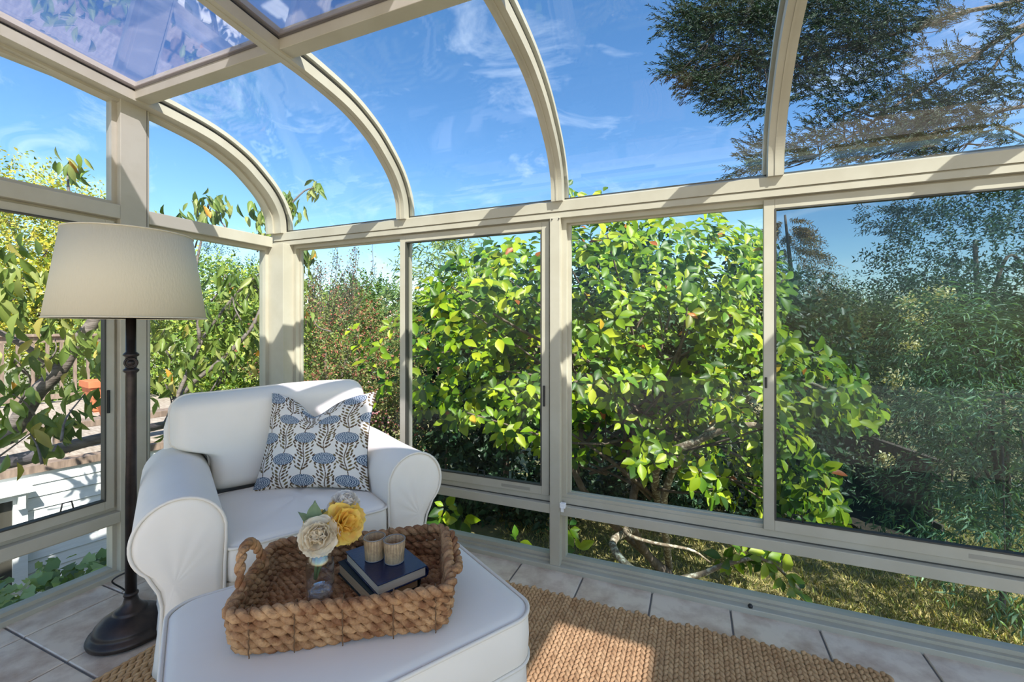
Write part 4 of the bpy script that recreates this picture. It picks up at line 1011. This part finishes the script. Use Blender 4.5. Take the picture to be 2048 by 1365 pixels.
for i, (u, v, z, s) in enumerate([(655, 640, 5.0, .5), (700, 660, 5.0, .5), (745, 640, 5.4, .5), (655, 700, 4.9, .4), (745, 850, 4.8, .35)]):
    k = [44, 44, 36, 34, 50][i]; c = at(u, v, z); o = thing('berry_cluster', ['sprinkle of red berries left of the shrub top', 'sprinkle of red berries in the shrub middle', 'sprinkle of red berries nearest the window stile', 'sprinkle of red berries low in the shrub', 'pink blossoms beside the armchair back'][i], 'berries', tuple(c), 0)
    mb = MB()
    for q in range(k):
        p = rng.normal(0, s * .42, 3); r_ = R_.uniform(.006, .011) * (1.6 if i == 4 else 1); mb.add([p + r_ * np.array(d) for d in ((1, 0, 0), (-1, 0, 0), (0, 1, 0), (0, -1, 0), (0, 0, 1), (0, 0, -1))], [(0, 2, 4), (2, 1, 4), (1, 3, 4), (3, 0, 4), (2, 0, 5), (1, 2, 5), (3, 1, 5), (0, 3, 5)])
    M.setdefault('berry', mat('red_berry', lin(190, 98, 84), .5)); M.setdefault('blossom', mat('pink_blossom', lin(232, 150, 158), .6))
    q = mb.build('berries', M['blossom'] if i == 4 else M['berry'], o, smooth=True); q['kind'] = 'stuff'
crown_tree('bamboo', 'feathery pale bamboo top behind the magnolia', 'bamboo', [(at(880, 545, 6.8), (.45, .45, .55), 150), (at(850, 600, 6.8), (.4, .4, .5), 90), (at(935, 520, 6.9), (.35, .4, .4), 80)], .10, .14, [(130, 150, 84), (148, 164, 100), (112, 138, 76)], 9, .3, .8, trunk_r=.02)
crown_tree('hedge_shrub', 'dark dense hedge behind the magnolia', 'shrub', [(at(1000, 800, 7.6), (1.5, .8, 2.0), 1500), (at(1250, 760, 7.8), (1.5, .8, 2.3), 1600), (at(1480, 790, 7.8), (1.4, .8, 2.1), 1400), (at(860, 860, 7.3), (.9, .8, 1.4), 700)], .11, .55, DRK, 11, .34, trunk_r=.09)
crown_tree('round_tree', 'distant round green tree left of the window stile', 'tree', [(at(740, 640, 17), (1.6, 1.5, 1.35), 700), (at(800, 660, 18), (1.5, 1.5, 1.2), 350)], .13, .55, [(84, 112, 54), (104, 130, 62), (72, 98, 50)], 10, .5, gz=-3)
crown_tree('autumn_tree', 'yellow green tree beyond the deck at the far left', 'tree', [(at(90, 520, 10.5), (1.7, 1.6, 1.6), 1300), (at(190, 560, 11), (1.2, 1.4, 1.7), 900), (at(-40, 440, 10), (1.5, 1.4, 1.4), 500), (at(30, 620, 9.5), (1.6, 1.2, .8), 700)], .085, .5, YEL + [(120, 140, 50)], 10, .5)
crown_tree('garden_hedge', 'sunlit green hedge seen past the cherry branches', 'shrub', [(at(430, 680, 8.5), (1.3, 1.2, 1.35), 1300), (at(540, 690, 9), (1.1, 1.2, 1.2), 900), (at(330, 720, 8.6), (1.0, 1.0, 1.2), 800)], .08, .5, GRN + [(160, 170, 72)], 11, .36)
crown_tree('deck_hedge', 'bright green hedge behind the far deck railing', 'shrub', [(at(60, 720, 10.5), (1.7, .8, 1.1), 600), (at(200, 720, 10.5), (1.2, .8, 1.1), 450)], .07, .5, GRN, 10, .35, gz=-1)
crown_tree('slim_conifer', 'thin distant conifer top beside the lamp shade', 'tree', [(at(440, 560, 15), (.5, .5, 1.4), 160), (at(490, 560, 15), (.7, .5, .5), 80)], .09, .2, DRK, 9, .35, gz=-3)
for k in range(9): crown_tree('distant_tree', 'far rounded tree behind the garden, ' + ('first', 'second', 'third', 'fourth', 'fifth', 'sixth', 'seventh', 'eighth', 'last')[k] + ' of the row from the left', 'tree', [(at(500 + 190 * k, 690, 24), (2.3, 2.0, 2.0 + .4 * math.sin(k * 2.1)), 900)], .26, .55, [(86, 108, 60), (104, 126, 70), (72, 92, 52)], 10, .7, gz=-3, group='far row of trees behind the garden')
# redwood: tiers of drooping boughs on a tall trunk
rb = at(1590, 900, 13.5); rb[2] = -3
rw = thing('redwood_tree', 'brownish redwood in the gap behind the magnolia', 'tree', tuple(rb))
trunk(rw, [rb, at(1585, 600, 13.5), at(1570, 430, 13.5)], .13, .03, M['bark']); A = [[] for _ in range(5)]
for k in range(300):
    t_ = R_.random(); zz = at(1570, 440 + 240 * t_, 13.5); ln = .3 + 2.3 * t_; an = R_.uniform(-1.0, 4.1); s = np.array([[math.cos(an) * ln * f, math.sin(an) * ln * f * .8, -.25 * ln * f * f] for f in np.linspace(.35, 1, 5)]) + zz
    q = twigs(s, np.tile([math.cos(an), math.sin(an), -.25], (5, 1)), .4, 12, .10, .16, .8, .1)
    for j in range(5): A[j].append(q[j])
A = [np.concatenate(q) for q in A]; put_leaves(rw, *A, pick_cols(len(A[0]), [(142, 116, 66), (156, 130, 74), (110, 110, 64), (124, 94, 56)]), SMALL, M['needle'])
crown_tree('laurel_bush', 'dusky green bush under the redwood', 'shrub', [(at(1690, 700, 8.5), (1.05, .9, 1.0), 700), (at(1640, 830, 8), (1.1, .9, 1.2), 600), (at(1790, 800, 8.6), (.8, .8, 1.1), 450), (at(1620, 620, 9), (.6, .7, .6), 250)], .06, .5, DRK + [(104, 118, 74)], 11, .32)
crown_tree('dark_tree', 'tall dark evergreen tree at the right edge', 'tree', [(at(1950, 520, 8.5), (1.35, 1.2, 1.3), 900), (at(2070, 560, 8.5), (1.3, 1.2, 1.9), 700), (at(1880, 660, 8.3), (.9, .9, 1.0), 600), (at(2000, 800, 8.0), (1.4, 1.0, 1.3), 700), (at(1840, 880, 8.0), (.8, .8, 1.1), 450), (at(1900, 1000, 7.6), (1.2, .8, 1.0), 400)], .075, .42, DRK + [(70, 96, 72)], 11, .36)
crown_tree('willow', 'pale narrow leafed willow close outside the right sash', 'tree', [(at(2000, 760, 4.9), (.7, .5, .8), 300), (at(1950, 900, 4.8), (.55, .45, .6), 210), (at(2060, 960, 4.3), (.5, .45, .7), 200), (at(1900, 700, 5.2), (.5, .4, .6), 150), (at(2010, 1110, 3.9), (.4, .4, .3), 90), (at(1840, 1010, 5.2), (.4, .35, .3), 70)], .085, .17, [(112, 148, 116), (92, 130, 104), (136, 166, 132), (80, 116, 94)], 10, .34, .9, trunk_r=.035, parts=200)
for i, (u, v, z, s) in enumerate([(1790, 760, 6.9, .13), (1835, 640, 7.0, .16), (1880, 590, 7.0, .14), (1822, 690, 6.9, .13), (1815, 605, 7.2, .12), (1770, 920, 6.5, .08), (1840, 790, 6.7, .08)]):
    c = at(u, v, z); o = thing('blossom_cluster', ['creamy blossom cluster by the laurel bush', 'creamy blossom cluster in the middle of the row', 'topmost creamy blossom cluster before the dark tree', 'creamy blossom cluster just below the middle one', 'creamy blossom cluster at the gap of sky', 'lowest small blossom cluster over the fence', 'small blossom cluster beside the willow'][i], 'blossom', tuple(c), 0, 'pale blossoms among the dark trees')
    k = 160; p = rng.normal(0, s * .6, (k, 3)) + c; put_leaves(o, p, rand_dirs(k), rand_dirs(k) + [.3, -.4, .5], np.full(k, .05), np.full(k, .04), pick_cols(k, [(214, 206, 160), (226, 216, 178), (196, 186, 132)]), name='petals')
# cypress boughs overhanging from the upper right
cy_b = at(2700, 900, 8.5); cy_b[2] = GZ
cy = thing('cypress_tree', 'dark cypress boughs hanging across the sky at upper right', 'tree', tuple(cy_b))
trunk(cy, [cy_b, at(2680, 300, 8.5), at(2640, -300, 8.5)], .35, .2, M['bark'])
limbs = [([(2660, -120), (2300, -60), (2048, 50), (1942, 117), (1871, 160), (1793, 210), (1729, 256), (1640, 310)], .055, .010), ([(2660, -250), (2300, -80), (2048, -2), (1924, 25), (1853, 50), (1720, 85), (1600, 110), (1480, 100)], .055, .010), ([(2670, 0), (2300, -20), (2048, 68), (1978, 149), (1924, 180), (1850, 230)], .03, .008), ([(2680, 250), (2300, 190), (2048, 213), (1978, 231), (1924, 249), (1850, 270)], .05, .012), ([(2660, -400), (2200, -200), (1900, -60), (1700, -20), (1560, 30), (1430, 60)], .05, .010), ([(2100, 300), (1990, 250), (1940, 285), (1900, 300)], .02, .006)]
lp = []
for pts, r0, r1 in limbs:
    P = [at(u, v, 8.0 - .9 * k / len(pts)) for k, (u, v) in enumerate(pts)]; trunk(cy, P, r0, r1, M['bark'], n=30, name='limb'); lp.append(spline(P, 40))
sprays = [(1400, 55, 70, 30, 60), (1480, 60, 110, 60, 230), (1450, 130, 100, 45, 190), (1420, 165, 60, 25, 70), (1520, 190, 70, 35, 80), (1600, 120, 80, 60, 150), (1700, 60, 120, 60, 260), (1780, 110, 80, 40, 120), (1650, 170, 70, 40, 80), (1850, 30, 100, 35, 120), (1500, 20, 120, 30, 140), (1640, 20, 140, 40, 200), (1720, 215, 60, 40, 60), (1790, 180, 70, 45, 70), (1850, 215, 80, 45, 110), (1900, 250, 90, 40, 130), (1830, 270, 80, 30, 110), (1760, 290, 70, 25, 80), (1650, 270, 50, 25, 45), (1590, 310, 50, 25, 60), (1530, 305, 35, 25, 35), (1520, 335, 40, 12, 25), (1960, 190, 60, 40, 70), (2030, 170, 40, 40, 50), (1990, 90, 50, 40, 35), (2030, 40, 40, 40, 40), (1930, 130, 50, 30, 40), (2020, 280, 30, 12, 16), (1870, 310, 60, 14, 40), (1720, 320, 40, 12, 20), (2000, 240, 50, 25, 40), (1380, 140, 30, 18, 20), (1450, 205, 50, 16, 26), (1500, 215, 30, 25, 20)]
S, D = [], []
for (u, v, ru, rv, k) in sprays:
    for q in range(int(k * .95)):
        a = R_.uniform(0, 6.283); f = math.sqrt(R_.random()); S.append(at(u + ru * f * math.cos(a), v + rv * f * math.sin(a), R_.uniform(6.9, 7.8)))
        dl = -RGT * R_.uniform(.3, 1.0) + FWD * R_.uniform(-.4, .4); D.append((dl[0], dl[1], R_.uniform(-.45, .55)))
S, D = np.array(S), np.array(D); q = twigs(S, D, .40, 32, .060, .24, .42, .0, .14)
put_leaves(cy, *q, pick_cols(len(q[0]), [(26, 48, 34), (36, 60, 40), (22, 42, 32), (48, 74, 44), (42, 58, 36)]), SMALL, M['needle'])
tw = MB()
for k in range(0, len(S), 7):
    l = lp[R_.randrange(len(lp))]; j = np.argmin(np.linalg.norm(l - S[k], axis=1)); best = min(((np.linalg.norm(l2 - S[k], axis=1).min(), l2[np.argmin(np.linalg.norm(l2 - S[k], axis=1))]) for l2 in lp), key=lambda t_: t_[0])
    if best[0] < 1.6: tw.tube(spline([best[1] - np.array(cy.location), (best[1] + S[k]) / 2 - np.array(cy.location) + [0, 0, -.05], S[k] - np.array(cy.location)], 5), [.012, .009, .007, .005, .003], 4)
q = tw.build('twigs', M['darkbark'], cy); q['kind'] = 'stuff'
gt = crown_tree('added_shade_tree', 'unseen leafy tree added right of the room to dapple the lawn', 'tree', [((7.0, 2.0, 4.6), (1.7, 1.7, 1.3), 80), ((5.4, 3.9, 4.6), (1.2, 1.2, .9), 30), ((8.8, 1.0, 5.2), (1.5, 1.5, 1.2), 50)], .20, .5, DRK, 9, .5)  # out-of-view tree added only to throw broken shade on the grass
# a lower cypress spray seen through the sash
q_ = [(1790, 430, 60, 18, 40), (1770, 455, 30, 15, 20), (1840, 415, 60, 14, 40), (1800, 470, 14, 14, 12)]; S, D = [], []
for (u, v, ru, rv, k) in q_:
    for j in range(k): S.append(at(u + R_.uniform(-ru, ru), v + R_.uniform(-rv, rv), R_.uniform(6.6, 7.1))); D.append((-.7, -.2, R_.uniform(-.5, .2)))
q = twigs(np.array(S), np.array(D), .20, 13, .055, .26, .75, .0, .2); put_leaves(cy, *q, pick_cols(len(q[0]), [(42, 60, 44), (54, 72, 48), (36, 52, 40)]), SMALL, M['needle'])

# ---- garden fence at the right
fp0, fp1 = at(1560, 655, 10.5), at(1880, 655, 6.2); fd = fp1 - fp0; fl_ = np.linalg.norm(fd[:2]); fd /= fl_
fence = thing('garden_fence', 'grey board fence receding under the dark trees', 'fence', (fp0[0], fp0[1], GZ), math.atan2(fd[1], fd[0]))
nb = int(fl_ / .145); bme = MB().box(-.068, .068, -.01, .01, 0, 1.25).mesh('board'); bme.materials.append(M['fence'])
for k in range(nb): link('board', bme, None, fence, loc=(.0725 + k * .145, R_.uniform(-.003, .003), R_.uniform(-.02, .02)))
for z in (.3, 1.0): MB().box(0, fl_, .011, .05, z, z + .09).build('rail', M['fence'], fence)
MB().box(0, fl_, -.03, .06, 1.275, 1.31).build('cap_rail', M['fence'], fence)
soil = tag(MB().box(-1, 1, -1, 1, 0, .03).build('soil_bed', M['soil']), 'dark bare soil along the garden fence', None, None, 'structure')
mid = (fp0 + fp1) / 2; soil.location = (mid[0] - .2, mid[1] - .2, GZ + .06); soil.rotation_euler = (0, 0, math.atan2(fd[1], fd[0])); soil.scale = (2.6, .5, 1)

# ---- deck at the left with white skirting
DO = np.array([-4.94, 2.27]); DD = np.array([.187, .982]); DD /= np.linalg.norm(DD); DN = np.array([-DD[1], DD[0]])    # DN points away from the room
dang = math.atan2(DD[1], DD[0])
deck = thing('deck', 'weathered wooden deck behind the white siding', 'deck', (DO[0], DO[1], 0), dang)          # local x along the edge, local y away
DL0, DL1, DZ = -3.0, 1.55, .05
for k in range(30):
    MB().box(DL0, DL1, .10 + k * .145, .10 + k * .145 + .138, DZ - .03, DZ).build('deck_board', M['deck'], deck)
MB().box(DL0, DL1, -.03, .10, DZ - .05, DZ + .012).build('edge_board', M['railwood'], deck)
wall = thing('siding_wall', 'bright white lap siding below the deck', 'wall', (DO[0], DO[1], 0), dang)
for k in range(20):
    z1 = DZ - .05 - k * .103
    MB().prism([(.0, z1), (.02, z1), (.02, z1 - .097), (-.012, z1 - .097)], DL0, DL1, 0).build('siding_board', M['siding'], wall)
MB().box(DL0, DL1, .021, .06, -2.05, DZ - .05).build('wall_backing', M['grout'], wall)
def railing(name, label, y, x0, x1, z0, z1, step=.15):
    o = thing(name, label, 'railing', (DO[0], DO[1], 0), dang); mt = M['railwood']
    MB().box(x0, x1, y - .07, y + .07, z1 - .04, z1).build('top_rail', mt, o, bevel=.004); MB().box(x0, x1, y - .02, y + .02, z1 - .13, z1 - .04).build('sub_rail', mt, o)
    MB().box(x0, x1, y - .02, y + .02, z0 + .06, z0 + .13).build('bottom_rail', mt, o)
    bm_ = MB().box(-.019, .019, -.019, .019, z0 + .13, z1 - .13).mesh('baluster'); bm_.materials.append(mt)
    n_ = int((x1 - x0) / step)
    for k in range(n_): link('baluster', bm_, None, o, loc=(x0 + (k + .5) * step, y, 0))
    for k in range(int((x1 - x0) / 1.5) + 1): MB().box(x0 + k * 1.5 - .045, x0 + k * 1.5 + .045, y - .045, y + .045, z0, z1 - .04).build('post', mt, o)
    return o
railing('deck_railing', 'far wooden deck railing in front of the hedge', 4.2, DL0 - 2, DL1 + .1, DZ, 1.10)
lo = thing('deck_bench', 'low weathered beam on short posts along the deck edge', 'bench', (DO[0], DO[1], 0), dang)
MB().box(DL0, DL1 - .2, .25, .42, .27, .33).build('beam', M['railwood'], lo, bevel=.004)
for k in range(9): MB().box(DL0 + .2 + k * .5, DL0 + .29 + k * .5, .29, .38, DZ, .27).build('post', M['railwood'], lo)
pl = at(212, 790, 6.1); planter = thing('planter', 'square terracotta planter on the deck', 'planter', (pl[0], pl[1], DZ), dang)
loft([[(x, y, z) for x, y in rrect(w, w, .01, 2)] for z, w in ((0.02, .17), (.34, .21), (.34, .23), (.42, .23), (.42, .20), (.36, .19))]).build('box', M['terracotta'], planter)
for sx in (-1, 1):
    for sy in (-1, 1): MB().box(sx * .13 - .03, sx * .13 + .03, sy * .13 - .03, sy * .13 + .03, 0, .03).build('foot', M['terracotta'], planter)
pl = at(226, 795, 5.6); pot = thing('flower_pot', 'round terracotta pot beside the square planter', 'pot', (pl[0], pl[1], DZ), 0)
MB().lathe([(0, 0), (.11, 0), (.17, .24), (.19, .25), (.19, .31), (.165, .31), (.15, .25), (0, .25)], 28).build('pot_body', M['terracotta'], pot, smooth=True)
# white framed box on the siding at the far left
bx = thing('siding_window', 'white framed window box on the siding at far left', 'window', (DO[0], DO[1], 0), dang)
for nm, q in (('casing', (-1.35, -.52, -.09, -.012, -.17, -.10)), ('casing', (-.60, -.52, -.08, -.012, -.9, -.17)), ('casing', (-1.35, -1.27, -.08, -.012, -.9, -.17)), ('ledge', (-1.4, -.49, -.16, -.012, -.115, -.095)), ('bracket', (-.58, -.54, -.14, -.08, -.24, -.115))):
    MB().box(*q).build(nm, M['siding'], bx)
MB().box(-1.27, -.60, -.04, -.02, -.9, -.17).build('dark_pane', M['gasket'], bx)
# ivy on the ledge just outside the end wall
led = tag(MB().box(-3.55, -2.66, -.6, 2.3, -2.1, -.56).build('wall_ledge', M['soil']), 'soil topped retaining ledge under the ivy', None, None, 'structure')
iv = thing('ivy', 'green ivy growing over the ledge outside the left sill', 'ivy', (-3.05, .9, -.56))
k = 2200; p = np.stack([rng.uniform(-3.5, -2.70, k), rng.uniform(-.2, 1.7, k), np.zeros(k)], 1); p[:, 2] = -.55 + .20 * rng.random(k) + .12 * np.sin((p[:, 1] + .2) * 1.5) * (1 + .3 * np.sin(p[:, 0] * 9)) + .12 * (p[:, 1] > 1.0) * rng.random(k)
X = rng.standard_normal((k, 3)); X[:, 2] *= .35; N = np.array([.35, -.25, .9]) + .4 * rng.standard_normal((k, 3)); L = rng.uniform(.045, .085, k)
ivy_s = (np.array([(0, 0, 0), (.15, -.5, .04), (.45, -.32, .0), (.62, -.48, .03), (1, 0, -.08), (.62, .48, .03), (.45, .32, 0), (.15, .5, .04), (.4, 0, -.02)]), np.array([(8, 0, 1), (8, 1, 2), (8, 2, 3), (8, 3, 4), (8, 4, 5), (8, 5, 6), (8, 6, 7), (8, 7, 0)]))
put_leaves(iv, p, X, N, L, L * .95, pick_cols(k, [(140, 164, 98), (116, 142, 80), (160, 180, 120), (100, 124, 72)]), ivy_s, None, 260)
